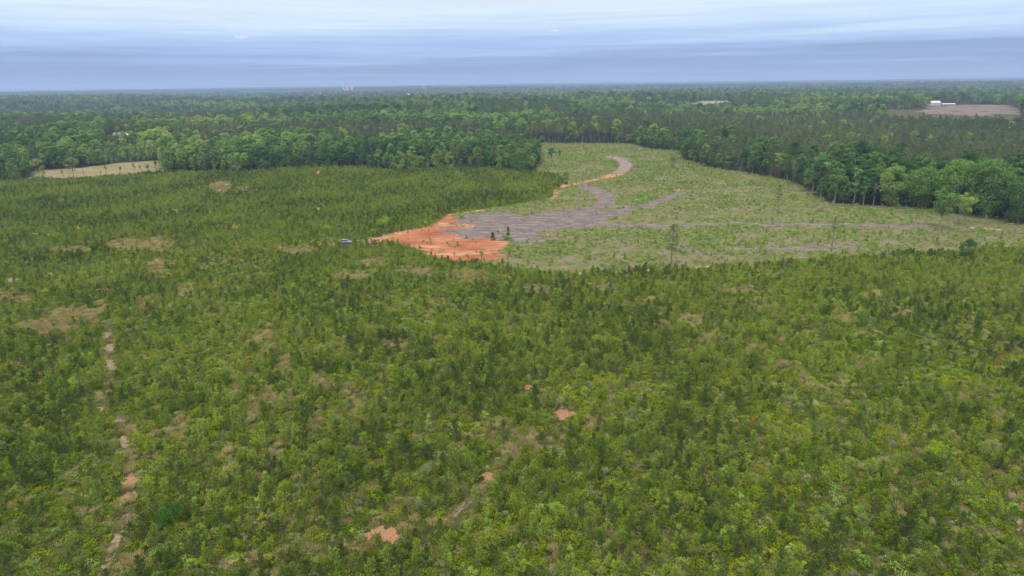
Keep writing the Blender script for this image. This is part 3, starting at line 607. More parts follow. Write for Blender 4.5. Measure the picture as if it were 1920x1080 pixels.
# --- plantation
CARX, CARY = ground(649, 456)
def trail_d(x, y): return np.minimum.reduce([polydist(x, y, t_) for t_ in TRAILS]) + 1.2 * (fbm(x / 3, y / 3, 3) - .5)
def plant_mask(x, y, edge=2.0):
    u, v = jit(x, y, edge, 7); px, py, d = project(u, v); return ~(trail_d(x, y) < 1.2) & ~((np.abs(x - CARX * y / CARY) < 2.8) & (y < CARY + 2.5) & (y > CARY - 9)) & inpoly(px, py, OPEN) & ~inpoly(px, py, CUT) & ~inpoly(px, py, FIELD), px, py
def third(px):
    return 'left' if px < 640 else ('middle' if px < 1280 else 'right')
PX, PY = scatter(-420, 420, 60, 560, 1.78, .5)
km, qx, qy = plant_mask(PX, PY); P0x, P0y, _ = project(PX, PY)
dens = fbm(PX / 16, PY / 16, 21, 3); bare = ell(P0x, P0y, BARE, 1.15); dry = ell(P0x, P0y, DRY, 1.35)
pick = km & (bare <= 0) & (R0.uniform(0, 1, len(PX)) < np.where(dry > .05 + .4 * fbm(PX / 4, PY / 4, 95), .04, np.clip(.42 + 1.3 * (dens - .45), .12, .9) + .38 * sstep(170, 300, np.hypot(PX, PY))))
x, y = PX[pick], PY[pick]; dn = dens[pick]; rr_ = np.hypot(x, y)
sc = R0.uniform(.42, 1.05, len(x)) * (.72 + .55 * fbm(x / 30, y / 30, 77)) * (1 - .24 * sstep(150, 260, rr_)) * np.where(R0.uniform(0, 1, len(x)) < .06, 1.25, 1)
yp = [m_young_pine(2.9, 1.25, 101), m_young_pine(3.5, 1.2, 102), m_young_pine(2.4, 1.15, 103), m_young_pine(3.2, .95, 104), m_young_pine(2.6, 1.4, 105), m_young_pine(3.0, 1.1, 106), m_young_pine(1.9, 1.1, 107)]
lab_pine = ('green young pine', 'young pines in the near foreground')
place_mesh_kind('young_pine', yp, x, y, sc, 300, 'pine', lab_pine, 'young_pines', 'dense plantation of young green pines reaching back to the clearing and the tall forest', None)

# broadleaf saplings among the pines
SX, SY = scatter(-420, 420, 60, 560, 3.1, .5); km, qx, qy = plant_mask(SX, SY); P0x, P0y, _ = project(SX, SY)
sd2 = fbm(SX / 22, SY / 22, 41, 3); pick = km & (ell(P0x, P0y, BARE, 1.2) <= 0) & (ell(P0x, P0y, DRY, 1.3) <= .1) & (R0.uniform(0, 1, len(SX)) < np.clip(.42 + 2.4 * (sd2 - .45), .12, .9) * np.where(np.hypot(SX, SY) > 260, .45, 1))
x, y = SX[pick], SY[pick]; sc = R0.uniform(.5, 1.05, len(x)) ** 1.2
sp_ = [m_sapling(2.8, .8, 201, M['sapling']), m_sapling(2.3, 1.0, 202, M['sapling'], False), m_sapling(3.3, .75, 203, M['sapling']), m_sapling(2.0, 1.2, 204, M['bush'], False), m_sapling(1.8, 1.1, 205, M['bramble'], False), m_sapling(2.5, .9, 206, M['bush'])]
lab_sap = ('yellow-green broadleaf sapling', 'broadleaf saplings in the near foreground')
place_mesh_kind('broadleaf_sapling', sp_, x, y, sc, 300, 'sapling', lab_sap, 'broadleaf_saplings', 'bright green broadleaf saplings scattered through the young pine plantation', None)

# brambles and low green cover
BX, BY = scatter(-420, 420, 58, 520, 1.75, .5); km, qx, qy = plant_mask(BX, BY); P0x, P0y, _ = project(BX, BY)
pick = km & (ell(P0x, P0y, BARE, 1.0) <= .12) & (R0.uniform(0, 1, len(BX)) < np.where(ell(P0x, P0y, DRY, 1.2) > .1 + .5 * fbm(BX / 4, BY / 4, 93), .12, .75 + .6 * fbm(BX / 12, BY / 12, 91, 3)))
x, y = BX[pick], BY[pick]; sc = R0.uniform(.6, 1.25, len(x))
br = [m_mound(1.3, .75, 301, M['bramble'], 9, 270, .21), m_mound(1.0, 1.05, 302, M['bramble'], 7, 240, .2), m_mound(1.6, .55, 303, M['bramble'], 12, 330, .21), m_mound(1.3, .5, 304, M['bush'], 10, 280, .19), m_mound(.9, .8, 305, M['palegrass'], 7, 220, .16)]
lab_br = ('low bramble thicket', 'bramble thickets at the bottom of the photo')
place_mesh_kind('bramble_thicket', br, x, y, sc, 90, 'bramble', lab_br, 'undergrowth', 'low tangled green brambles and weeds covering the ground between the young pines', None, .05)

# grey-green rounded shrubs: all of them individuals
GX, GY = scatter(-300, 300, 64, 330, 7.2, .5); km, qx, qy = plant_mask(GX, GY); P0x, P0y, _ = project(GX, GY)
pick = km & (R0.uniform(0, 1, len(GX)) < np.clip(.10 + 1.2 * (fbm(GX / 30, GY / 30, 57) - .5), 0, .35)) & (ell(P0x, P0y, BARE, 1.2) <= 0)
x, y = GX[pick], GY[pick]; sc = R0.uniform(.6, 1.15, len(x)); x = np.append(x, [ground(800, 893)[0], ground(775, 640)[0]]); y = np.append(y, [ground(800, 893)[1], ground(775, 640)[1]]); sc = np.append(sc, [1.35, 1.2])
gs = [m_mound(1.15, 1.5, 401, M['greyshrub'], 9, 1500, .08, .7, 8), m_mound(1.0, 1.7, 402, M['greyshrub'], 7, 1400, .075, .6, 8)]
lab_gs = ('rounded grey-green shrub', 'grey-green shrubs among the young pines')
place_mesh_kind('grey_shrub', gs, x, y, sc, 299, 'shrub', lab_gs, None, '', None, .05)

# dry grass
DX, DY = scatter(-420, 420, 60, 520, 1.15, .5); km, qx, qy = plant_mask(DX, DY); P0x, P0y, _ = project(DX, DY)
dm = ell(P0x, P0y, DRY, 1.4); wild = fbm(DX / 9, DY / 9, 191, 3); tm = trail_d(DX, DY) < .9; km = km | (tm & (DY < 200))
pick = km & (ell(P0x, P0y, BARE, 1.0) <= .15 + .5 * fbm(DX / 1.5, DY / 1.5, 99)) & (R0.uniform(0, 1, len(DX)) < np.where(dm > 0, np.clip((.25 + .75 * np.sqrt(dm)) * (2.6 * fbm(DX / 3.5, DY / 3.5, 197, 3) - .55), 0, 1), np.where(tm, .3, np.clip((wild - .56) * 2.2, 0, .4))))
x, y = DX[pick], DY[pick]; sc = R0.uniform(.7, 1.25, len(x))
dg = [m_grass(.75, 1.15, 190, 501, M['drygrass']), m_grass(.65, .9, 150, 502, M['drygrass'])]
lab_dg = ('dry tan grass tuft', 'dry grass tufts in the near foreground')
place_mesh_kind('dry_grass_tuft', dg, x, y, sc, 60, 'grass tuft', lab_dg, 'dry_grass', 'tan dry grass filling the gaps between the young pines', None)

# --- cut-over clearing: bushes, pale grass, sticks
def cut_mask(x, y, edge=3.0):
    u, v = jit(x, y, edge, 7); px, py, d = project(u, v); return inpoly(px, py, CUT)
on_clay = t_poly(CLAY, 2.6, 5, .13, 5); on_slash = t_poly(SLASH, 1.3, 6, .06, 4)
tracks = [(T_CLAY3, 4), (T_CLAY4, 3), (T_CLAY5, 6), (T_BROWN, 5.5), (T_SLASH2, 2.5), (T_CLAY6, 3), (T_SLASH3, 2)]
def bareness(x, y):
    k = np.zeros(len(x), bool)
    for ln, w in tracks: k |= polydist(x, y, ln) < w
    return k
CX, CY = scatter(-200, 620, 190, 860, 2.5, .5); km = cut_mask(CX, CY); cn = fbm(CX / 20, CY / 14, 23, 4); oc, os_ = on_clay(CX, CY), on_slash(CX, CY); bt = bareness(CX, CY)
pr = np.clip(.46 + 2.4 * (cn - .48), .10, .95); pr = np.where(oc, .015 + .16 * (cn > .52), pr); pr = np.where(os_, .03, pr); pr = np.where(bt, .02, pr)
pick = km & (R0.uniform(0, 1, len(CX)) < pr); x, y = CX[pick], CY[pick]; sc = R0.uniform(.45, 1.0, len(x)) * (.75 + .6 * fbm(x / 25, y / 25, 19)) * np.where(oc[pick] | os_[pick], .8, 1)
bs = [m_mound(1.1, 1.15, 601, M['bush'], 9, 330, .22), m_mound(.9, 1.4, 602, M['bush'], 8, 300, .2, .8), m_mound(1.4, .9, 603, M['bush'], 11, 380, .22), m_sapling(2.2, .75, 604, M['bush'])]
lab_bs = ('leafy green clearing bush', 'small bushes on the near side of the clearing')
place_mesh_kind('small_bush', bs, x, y, sc, 300, 'bush', lab_bs, 'clearing_bushes', 'small green bushes sprouting all over the pale cut-over clearing', None, .05)
CX, CY = scatter(-200, 620, 190, 860, 1.9, .5); km = cut_mask(CX, CY); cn = fbm(CX / 11, CY / 11, 29, 4); oc, os_ = on_clay(CX, CY), on_slash(CX, CY); bt = bareness(CX, CY)
pr = np.clip(.42 + 2.2 * (cn - .5), .05, .8); pr = np.where(oc | os_ | bt, .012, pr)
pick = km & (R0.uniform(0, 1, len(CX)) < pr); x, y = CX[pick], CY[pick]; sc = R0.uniform(.6, 1.2, len(x))
pg = [m_grass(.8, .55, 110, 511, M['palegrass']), m_grass(.6, .7, 90, 512, M['palegrass'])]
place_mesh_kind('pale_grass_tuft', pg, x, y, sc, 12, 'grass tuft', ('pale green grass tuft', 'pale grass tufts at the near edge of the clearing'), 'pale_grass', 'pale green grass and weeds over the cut-over clearing', None)

# sticks and logging debris
def debris():
    b = MB(); rg = np.random.default_rng(5)
    X = rg.uniform(-150, 420, 60000); Y = rg.uniform(200, 560, 60000); a = on_slash(X, Y); c = cut_mask(X, Y, 0)
    k = (a & (rg.uniform(0, 1, len(X)) < .75)) | (c & ~on_clay(X, Y) & (rg.uniform(0, 1, len(X)) < .22) & (fbm(X / 14, Y / 14, 73) > .5))
    X = X[k][:9000]; Y = Y[k][:9000]
    for x_, y_ in zip(X, Y):
        L_ = rg.uniform(.4, 1.9); th = rg.normal(0, .9); dz = rg.uniform(0, .25); r_ = rg.uniform(.03, .09); dx, dy = math.cos(th) * L_ / 2, math.sin(th) * L_ / 2
        b.tube([(x_ - dx, y_ - dy, .05), (x_ + dx, y_ + dy, .08 + dz)], [r_, r_ * .6], 4, int(rg.uniform() < .35))
    o = b.build('logging_debris', [M['deadwood'], noisy('dark_bark_scraps', [(.3, (.07, .055, .05)), (.7, (.15, .115, .10))], 2)])
    tag(o, 'broken branches and sticks left by logging, strewn over the grey litter in the clearing', 'debris', kind='stuff')
debris()

# ------------------------------------------------------------------ forest
bt_m = [m_broad(19, 5.2, 701), m_broad(22, 5.6, 702, .25, 28, 2800), m_broad(17, 4.8, 703, .2, 24, 2400), m_broad(21, 4.4, 704, .3, 24, 2400, .75), m_broad(15, 4.6, 705, .12, 22, 2200, .7), m_broad(24, 6.2, 706, .3, 30, 3000, .8)]
pt_m = [m_pine(17, 2.9, 801, .48), m_pine(19, 2.7, 802, .52), m_pine(15, 3.0, 803, .42), m_pine(21, 3.1, 804, .5)]
def wood_tree(name, mm, loc, rz, sc, label, cat, group):
    e = empty(name, loc, rz, sc); tag(e, label, cat, group)
    c = link(bpy.data.objects.new('crown', mm[0]), e); t = link(bpy.data.objects.new('trunk', mm[1]), e); return e, c, t
def region_of(px, py):
    if px < 310: return 'behind the tan field at far left'
    if px < 720: return 'along the left forest edge behind the plantation'
    if px < 1010: return 'along the forest edge left of the winding dirt road'
    if px < 1240: return 'at the far end of the cut-over clearing'
    if px < 1540: return 'along the straight forest edge right of the clearing'
    return 'in the tall forest edge at far right'
def forest_zone(x, y):
    r = np.hypot(x, y); u, v = jit(x, y, 2, 9); px, py, d = project(u, v); k = (~inpoly(px, py, OPEN)) & (r > 320)
    for P in FAR_POLYS: k &= ~inpoly(x, y, P)
    k &= ~((px > 1655) & (px < 1912) & (r > 1045) & (r < 1330)) & ~((px > 1290) & (px < 1375) & (r > 1400) & (r < 1700))
    return k
def make_forest():
    xs, ys = [], []
    for (y0, y1, s) in ((300, 950, 5.6), (950, 1900, 8.0), (1900, 3200, 12.5), (3200, 5200, 21.0)):
        a, b_ = scatter(-.8 * y1 - 35, .8 * y1 + 35, y0, y1, s, .5); xs.append(a); ys.append(b_)
    X = np.concatenate(xs); Y = np.concatenate(ys); k = forest_zone(X, Y); X, Y = X[k], Y[k]; r = np.hypot(X, Y)
    px, py, d = project(X, Y, terrain(X, Y))
    # houses and pasture keep a small opening
    for (hx, hy, hr) in OPENINGS: kk = np.hypot(X - hx, (Y - hy) * .6) > hr; X, Y, r, px, py, d = X[kk], Y[kk], r[kk], px[kk], py[kk], d[kk]
    # pines or broadleaves: pine block on the right behind a green edge; mixed patches elsewhere
    pn = fbm(X / 150, Y / 150, 207, 3)
    block = sstep(1180, 1300, px) * sstep(560, 480, 0 * X) ; edge = edge_depth(X, Y)
    right = (px > 1195) & (r < 1130)
    p = np.where(pn > np.where(r > 1400, .49, .54), .88, .10); p = np.where(right, np.where(edge < 16, np.where(px > 1500, .05, .65), .93), p); p = np.where(right & (px > 1560) & (edge < 55), .04, p)
    p = np.where((px < 330) & (r < 900), .22, p); p = np.where((px > 330) & (px < 1010) & (r < 620), .10, p); p = np.where((px > 820) & (px < 985) & (edge < 18), .6, p)
    isp = R0.uniform(0, 1, len(X)) < p
    sc = R0.uniform(.60, 1.15, len(X)); sc *= np.where(isp & right, .80, 1.0); sc *= np.where(right & ~isp & (edge > 60), .74, 1); sc *= np.where(isp, .95, .92)
    sc *= np.where((edge < 10) & ~isp, R0.uniform(.55, 1.0, len(X)), 1)
    sc *= np.where((px < 1010) & (r < 700), .86, 1); sc = sc * np.where(r > 1900, 1.15, 1)
    rx_, ry_ = scatter(-420, 700, 300, 950, 3.4, .5); q = forest_zone(rx_, ry_) & (edge_depth(rx_, ry_) < 9); rx_, ry_ = rx_[q], ry_[q]; rp = project(rx_, ry_)
    q = R0.uniform(0, 1, len(rx_)) < np.where((rp[0] > 1340), .28, .75); rx_, ry_ = rx_[q], ry_[q]; rp = project(rx_, ry_, terrain(rx_, ry_)); n_ = len(rx_)
    X = np.concatenate([X, rx_]); Y = np.concatenate([Y, ry_]); isp = np.concatenate([isp, np.zeros(n_, bool)]); sc = np.concatenate([sc, R0.uniform(.22, .55, n_)]); px = np.concatenate([px, rp[0]]); py = np.concatenate([py, rp[1]]); d = np.concatenate([d, rp[2]])
    r = np.hypot(X, Y); edge = edge_depth(X, Y); kk = np.ones(len(X), bool)
    for (ox, oy, orad) in OAKS: kk &= np.hypot(X - ox, Y - oy) > orad
    X, Y, isp, sc, px, py, d, r, edge = [a_[kk] for a_ in (X, Y, isp, sc, px, py, d, r, edge)]
    hd = np.hypot(X - HOUSE1[0] * Y / HOUSE1[1], Y - 470); sc = np.where((np.abs(X - HOUSE1[0] * Y / HOUSE1[1]) < 20) & (Y < HOUSE1[1]) & (Y > 540), sc * .55, sc)
    # thin pines stand closer together in the planted block: fill in between
    return X, Y, isp, sc, px, py, d, r, edge
def edge_depth(X, Y):
    """how deep into the wood a point lies, in metres from the clearing's rim"""
    L1 = [ground(*p) for p in EDGE_L if p[1] > 262]; L2 = [ground(*p) for p in EDGE_R]
    return np.minimum(polydist(X, Y, L1), polydist(X, Y, L2 ))
HOUSE1 = (-432.0, 775.0); HOUSE2 = ground_t(1762, 198.5)
OPENINGS = [(HOUSE1[0], HOUSE1[1], 17), (HOUSE2[0], HOUSE2[1] - 20, 42)]
OAKS = [(*ground(a_, b_), r_) for a_, b_, r_ in ((1790, 400, 7), (1847, 407, 8), (1722, 390, 6), (1668, 387, 6), (1908, 420, 7))]
X, Y, isp, sc, fpx, fpy, fd, fr, edge = make_forest()
Z = terrain(X, Y)
for species in (0, 1):
    sel = np.where(isp == bool(species))[0]; ms = pt_m if species else bt_m; nm = 'pine_tree' if species else 'broadleaf_tree'
    inside = (fpx[sel] > -30) & (fpx[sel] < W + 30); vis_ = np.where(edge[sel] < 9, 1.0, np.where(edge[sel] < 22, .6, .35)) * inside * sc[sel] / fd[sel]; items = []
    order = np.argsort(-vis_)[:300]; ind = sel[order]; proto = {}; idx = R0.integers(0, len(ms), len(X)); rz = R0.uniform(0, 6.28, len(X))
    for i in ind:
        k = int(idx[i]); rg = region_of(fpx[i], fpy[i]); pos = 'at the rim' if edge[i] < 9 else 'just inside the wood'
        lb = (f'tall dark pine with bare trunk, {pos}, {rg}' if species else f'tall leafy broadleaf tree, {pos}, {rg}')
        s_ = float(sc[i]); e, c, t = wood_tree(nm, ms[k], (X[i], Y[i], Z[i]), rz[i], (s_, s_, s_ * (.94 + .12 * random.random())), lb, 'tree', ('pines ' if species else 'broadleaf trees ') + rg)
        proto.setdefault(k, (c, t)); items.append((e, fpx[i], fpy[i] - 25, s_))
    name_each(items, 'dark pine' if species else 'leafy broadleaf tree', TREEMARKS, 'dark pines of the forest edge' if species else 'broadleaf trees of the forest edge')
    rest = np.setdiff1d(sel, ind); ks = sorted(proto); remap = np.array([ks.index(k) if k in ks else 0 for k in range(len(ms))])
    gn_scatter('pine_forest' if species else 'broadleaf_forest', np.stack([X, Y, Z], 1)[rest], np.stack([0 * X, 0 * X, rz], 1)[rest], np.stack([sc, sc, sc], 1)[rest], remap[idx[rest]], [list(proto[k]) for k in ks],
               'dark pines massed in the forest stretching back to the horizon' if species else 'green broadleaf trees massed in the forest stretching back to the horizon', 'forest')

# canopy of the farthest woods, a bumpy sheet over the hills
rr = np.exp(np.arange(math.log(2600), math.log(17000), .0042)); aa = np.linspace(-.78, .78, 900)
AX = rr[:, None] * np.sin(aa)[None]; AY = rr[:, None] * np.cos(aa)[None]
cz = terrain(AX, AY) + 9 + 9 * vnoise(AX / 26, AY / 26, 3) + 5 * fbm(AX / 90, AY / 90, 8) ; cz = cz - 14 * sstep(2900, 2600, np.hypot(AX, AY)) * 1
cb, _ = grid_mesh('canopy', AX, AY, cz)
M['farcanopy'] = noisy('distant_canopy', [(.3, (.014, .026, .014)), (.45, (.024, .042, .018)), (.58, (.045, .068, .026)), (.7, (.07, .09, .035))], .006, 9, 1, (.8, 1, 1), 0, 0)
o = cb.build('distant_forest', M['farcanopy'], smooth=False); tag(o, 'far-off unbroken forest canopy fading to blue at the horizon', 'forest', kind='stuff')

# ------------------------------------------------------------------ single trees, shrubs, snags that stand out
def px_size(px, py_base, py_top):
    """ground point below the base and the height of something whose top is seen at py_top"""
    x, y = ground(px, py_base); d = ray(px, py_top); t = math.hypot(x, y) / math.hypot(d[0], d[1]); return x, y, CAM_Z + d[2] * t
def special(name, mm, px, pb, pt, h0, label, cat='tree', wide=1.0, group=None, rz=None):
    x, y, h = px_size(px, pb, pt); s = h / h0; e = empty(name, (x, y, float(terrain(x, y))), random.uniform(0, 6.28) if rz is None else rz, (s * wide, s * wide, s)); tag(e, label, cat, group)
    for n_, me in zip(('crown', 'trunk'), mm):
        if me is not None: link(bpy.data.objects.new(n_, me), e)
    return e
lp1 = m_pine(15, 2.7, 901, .42, 1500, .5, 'pine', 'bark', 9); lp2 = m_pine(16, 2.0, 902, .5, 800, .5, 'pine', 'palebark', 7); lp3 = m_pine(15, 2.4, 903, .60, 800, .5, 'pine', 'bark', 7)
special('lone_pine', lp1, 1258, 500, 420, 15, 'solitary pine with sparse crown standing at the near edge of the cut-over clearing', 'pine')
special('lone_pine', lp2, 1457, 404, 346, 16, 'thin solitary pine with pale trunk in the middle of the right half of the clearing', 'pine')
special('lone_pine', lp3, 1559, 473, 408, 15, 'slender see-through pine on a very thin trunk, right of the sparse lone pine', 'pine', .8)
special('lone_pine', lp2, 1016, 311, 281, 16, 'leftmost of three spindly trees beside the far bend of the plantation', 'pine')
rc = m_broad(14, 3.4, 911, .62, 12, 900, .6, 'broadleaf', 'palebark', 1.0, 4)
special('spindly_tree', rc, 1034, 313, 278, 14, 'tree with small round crown on a long bare pale trunk, middle of three spindly trees')
special('spindly_tree', rc, 1049, 303, 282, 14, 'smallest and rightmost of three spindly trees near the forest corner', wide=.7)
special('spindly_tree', lp2, 1222, 293, 277, 16, 'small thin tree alone near the far right corner of the clearing')
bushy = m_broad(9, 3.0, 912, .03, 18, 1900, .42, 'sapling', 'bark', .6, 4)
special('bushy_tree', bushy, 1061, 346, 317, 9, 'bright green bushy tree where the orange track bends', wide=.85)
special('bushy_tree', bushy, 1033, 367, 345, 9, 'smaller bright green bushy tree just left of the orange track', wide=.9)
soft = m_broad(11, 4.2, 913, .03, 18, 2400, .4, 'greyshrub', 'bark', .7, 5)
special('soft_tree', soft, 1261, 315, 292, 11, 'pale feathery grey-green tree standing by itself before the right forest edge')
special('bushy_tree', bushy, 1291, 314, 299, 9, 'dark small rounded tree at the foot of the bright forest corner', wide=1.0)
for k, (px, pb, pt, w) in enumerate([(1300, 305, 262, .8), (1313, 306, 258, .85), (1322, 309, 268, .9)]):
    special('broadleaf_tree', bt_m[[3, 3, 1][k]], px, pb, pt, [21, 21, 22][k], f'tall pale tree of the bright corner clump, right forest edge, {["leftmost", "middle", "rightmost"][k]} of three', wide=w)
big = [m_broad(25, 10.8, 921, .08, 52, 12000, .62, 'broadleaf', 'palebark', .85, 12), m_broad(25, 10.4, 922, .06, 48, 11500, .62, 'broadleaf', 'bark', .8, 12)]
for k, (px, pb, pt, w, lb) in enumerate([(1790, 400, 288, .92, 'huge domed oak, left one of the two highest crowns at the right forest edge'),
        (1847, 407, 291, 1.0, 'huge spreading oak with pale trunk, right one of the two highest crowns'),
        (1722, 390, 303, 1.0, 'broad oak left of the two huge domed oaks'), (1668, 387, 305, .95, 'rounded oak in the right forest edge, second left of the huge domed oaks'),
        (1908, 420, 318, .9, 'large leafy oak cut by the right edge of the photo')]):
    special('oak', big[k % 2], px, pb, pt + 5, 25, lb, 'oak', w)
rt = m_broad(14, 4.9, 923, .38, 18, 3000, .42, 'broadleaf', 'palebark', 1.0, 7)
special('round_tree', rt, 1761, 430, 352, 14, 'rounded tree on a pale trunk standing in the clearing before the domed oaks', wide=.95)
special('round_tree', rt, 1804, 424, 361, 14, 'smaller rounded tree right of the pale-trunked tree before the domed oaks', wide=.8)
special('round_tree', rc, 1842, 432, 388, 14, 'thin small-crowned tree in front of the domed oaks, nearest the pale sandy strip', wide=.6)
special('evergreen_tree', m_broad(8, 3.6, 924, .02, 20, 3000, .32, 'darkgreen', 'bark', .7, 4), 1812, 486, 446, 8, 'dark dense evergreen at the border between clearing and near plantation, right side')
EDGE_M = [m_broad(20, 3.6, 930, .26, 18, 2000, .6, 'broadleaf', 'palebark', 1, 5), m_broad(20, 3.4, 931, .30, 16, 1800, .6, 'broadleaf', 'palebark', 1, 5)]
for k, (px, pb, pt) in enumerate([(1564, 383, 300), (1600, 385, 312), (1618, 387, 330), (1637, 386, 322), (1676, 388, 326)]):
    special('edge_tree', EDGE_M[k % 2], px, pb, pt, 20, f'slim pale-trunked tree at the rim of the right forest, {["leftmost", "second from left", "middle one", "fourth from left", "rightmost"][k]} of five')
def snag(px, pb, pt, lb, th=1.0, seed=0, nb=9, name='dead_snag'):
    x, y, h = px_size(px, pb, pt); me = m_bare(h, 940 + seed, nb, th); o = bpy.data.objects.new(name, me); o.location = (x, y, 0); link(o); tag(o, lb, 'dead tree')
snag(1385, 332, 312, 'pale dead trunk standing just in front of the right forest edge', 1.6, 1, 3)
snag(1779, 429, 403, 'dark thin leafless trunk between the two rounded trees in the clearing', .7, 2, 3)
snag(1759, 433, 412, 'short pale snag at the foot of the rounded tree on the pale trunk', 1.2, 3, 3)
snag(1900, 445, 422, 'thick grey broken trunk at the right end of the clearing', 1.9, 4, 2)
snag(1523, 364, 342, 'pale dead trunk at the rim of the right forest, left of the slim pale-trunked trees', 1.3, 5, 6)
snag(1537, 382, 350, 'taller pale dead trunk leaning at the right forest rim beside the bright tree', 1.3, 6, 8)
snag(802, 324, 297, 'grey leafless tree against the left forest edge behind the plantation', 1.5, 7, 34)
snag(322, 312, 272, 'pale leafless tree rising above the forest right of the tan field', 1.2, 8, 10)
# slim evergreens and bushes on the pad
cone = m_sapling(6, .9, 951, M['broadleaf'], True, 1400, .3); ball = m_mound(1.5, 2.2, 952, M['bush'], 9, 900, .22, .8)
def single(name, me, px, pb, sc, lb, cat, group=None):
    x, y = ground(px, pb); o = bpy.data.objects.new(name, me); o.location = (x, y, float(terrain(x, y)) - .03); o.rotation_euler.z = random.uniform(0, 6); o.scale = sc if isinstance(sc, tuple) else (sc,) * 3; link(o); tag(o, lb, cat, group); return o
single('slim_evergreen', cone, 953, 448, (1.3, 1.3, .85), 'slim dark upright evergreen rising from a bush on the grey litter', 'evergreen')
single('slim_evergreen', cone, 924, 450, (1.5, 1.5, .55), 'short dark evergreen left of the slim evergreen on the grey litter', 'evergreen')
single('small_bush', ball, 946, 450, 1.25, 'broad green bush around the foot of the slim evergreen', 'bush')
single('small_bush', ball, 958, 451, .9, 'low green bush just right of the slim evergreen', 'bush')
single('small_bush', cone, 858, 462, (.8, .8, .38), 'tiny upright green bush in the middle of the red clay pad', 'bush')
single('small_bush', ball, 843, 462, .6, 'low green bush on the red clay pad left of the tiny upright bush', 'bush')
special('bushy_tree', m_broad(6, 1.9, 953, .12, 12, 900, .3, 'bush', 'bark', .7, 4), 903, 489, 469, 6, 'small round green tree at the lower right corner of the red clay pad')
special('dark_tree', m_broad(6, 2.0, 954, .15, 12, 800, .3, 'pine', 'bark', .7, 4), 714, 448, 431, 6, 'small dark tree at the left tip of the red clay pad')
single('small_bush', ball, 851, 411, .8, 'green bush beside the bend where the clay pad meets the grey litter', 'bush')
single('small_bush', ball, 865, 409, (1.5, 1.2, .8), 'wide green bush right of the bend in the clay track', 'bush')
for k, (px, pb, s_) in enumerate([(720, 428, 1.7), (768, 423, 1.4), (613, 436, 1.0)]):
    single('bright_shrub', m_mound(2.0, 3.2, 955 + k, M['sapling'], 12, 1100, .28, .8), px, pb, s_, ['large bright green shrub rising from the plantation above the clay pad', 'bright green shrub above the clay pad, right of the large one', 'small bright shrub far left of the clay pad in the plantation'][k], 'shrub')
# foreground individuals
single('round_bush', m_mound(2.2, 3.1, 961, M['darkgreen'], 22, 5200, .15, .85), 322, 985, (1.02, 1.02, 1.12), 'large dense dark green rounded bush at lower left beside the orange clay path', 'bush')
single('withered_bush', m_mound(1.2, 1.5, 962, M['deadshrub'], 8, 1300, .12, .7, 6), 478, 738, 1.15, 'rusty brown withered bush among the strips of dry grass', 'bush')
dp = m_sapling(3.0, .55, 963, M['deadshrub'], True, 700, .12)
single('dead_young_pine', dp, 1412, 806, .95, 'rusty orange dead young pine right of centre in the foreground', 'pine')
single('dead_young_pine', dp, 1868, 688, 1.25, 'reddish brown dead young pine near the right edge of the photo', 'pine')
single('dead_young_pine', dp, 268, 578, .95, 'small orange dead young pine at left above the pale sandy spots', 'pine')
single('yellow_sapling', m_sapling(4.2, .85, 964, M['sapling'], True, 1500, .2), 1506, 868, 1.05, 'tall pale green sapling standing above its neighbours right of centre', 'sapling')
single('willow_clump', m_mound(2.0, 4.2, 965, M['sapling'], 20, 3600, .17, .9, 8), 1748, 868, (1.0, 1.0, 1.0), 'big upright clump of pale green willow-like shrub at right', 'shrub')
single('layered_shrub', m_mound(1.9, 2.6, 966, M['palegrass'], 14, 1800, .16, .95, 6), 1862, 850, 1.0, 'whitish green layered shrub right of the willow-like clump', 'shrub')
single('yellow_sapling', m_sapling(3.2, 1.3, 967, M['sapling'], False, 1700, .2), 662, 886, 1.15, 'bright fresh green sapling left of centre in the lower foreground', 'sapling')
single('willow_clump', m_mound(2.3, 2.4, 968, M['sapling'], 18, 2600, .18, .95, 6), 1040, 975, 1.0, 'wide fresh green clump at bottom centre, right of the small clay scar', 'shrub')
single('yellow_sapling', m_sapling(3.2, .9, 969, M['sapling'], False, 1500, .18), 408, 640, 1.0, 'fresh green sapling beside the pale sandy spots at left', 'sapling')
def fallen(px, py, L_, th, lb, seed):
    b = MB(); rg = np.random.default_rng(seed); d = np.array([math.cos(th), math.sin(th), .12]); P = [np.array([0, 0, .35]) + d * L_ * f + rg.normal(0, .06, 3) for f in (0, .35, .7, 1)]
    b.tube(P, [.09, .075, .05, .02], 6)
    for k in range(11):
        f = rg.uniform(.25, 1); q = np.array([0, 0, .35]) + d * L_ * f; e = unit(d + rg.normal(0, .7, 3) + [0, 0, .4]); b.tube([q, q + e * rg.uniform(.5, 1.5)], [.035, .01], 4)
    x, y = ground(px, py); o = b.build('fallen_branch', M['palebark'], loc=(x, y, .15)); tag(o, lb, 'fallen branch')
fallen(948, 872, 4.5, 1.25, 'grey fallen branch lying above the small clay scar in the lower foreground', 1)
fallen(1395, 838, 3.5, .3, 'pale fallen branch in the foreground below the rusty orange dead pine', 2)
fallen(850, 975, 4.0, .9, 'pale fallen branch right of the bottom clay patch', 3)
M['lightleaf'] = foliage('light_green_leaves', [(0, (.066, .115, .020)), (.5, (.105, .170, .030)), (1, (.16, .225, .045))], 30, .3, .4, .3, .35)
lt = [m_broad(17, 5.2, 981, .04, 26, 3600, .5, 'lightleaf', 'bark', .8, 5), m_broad(19, 5.0, 982, .05, 26, 3600, .5, 'lightleaf', 'bark', .75, 5), m_broad(16, 5.4, 983, .03, 24, 3400, .5, 'broadleaf', 'bark', .8, 5)]
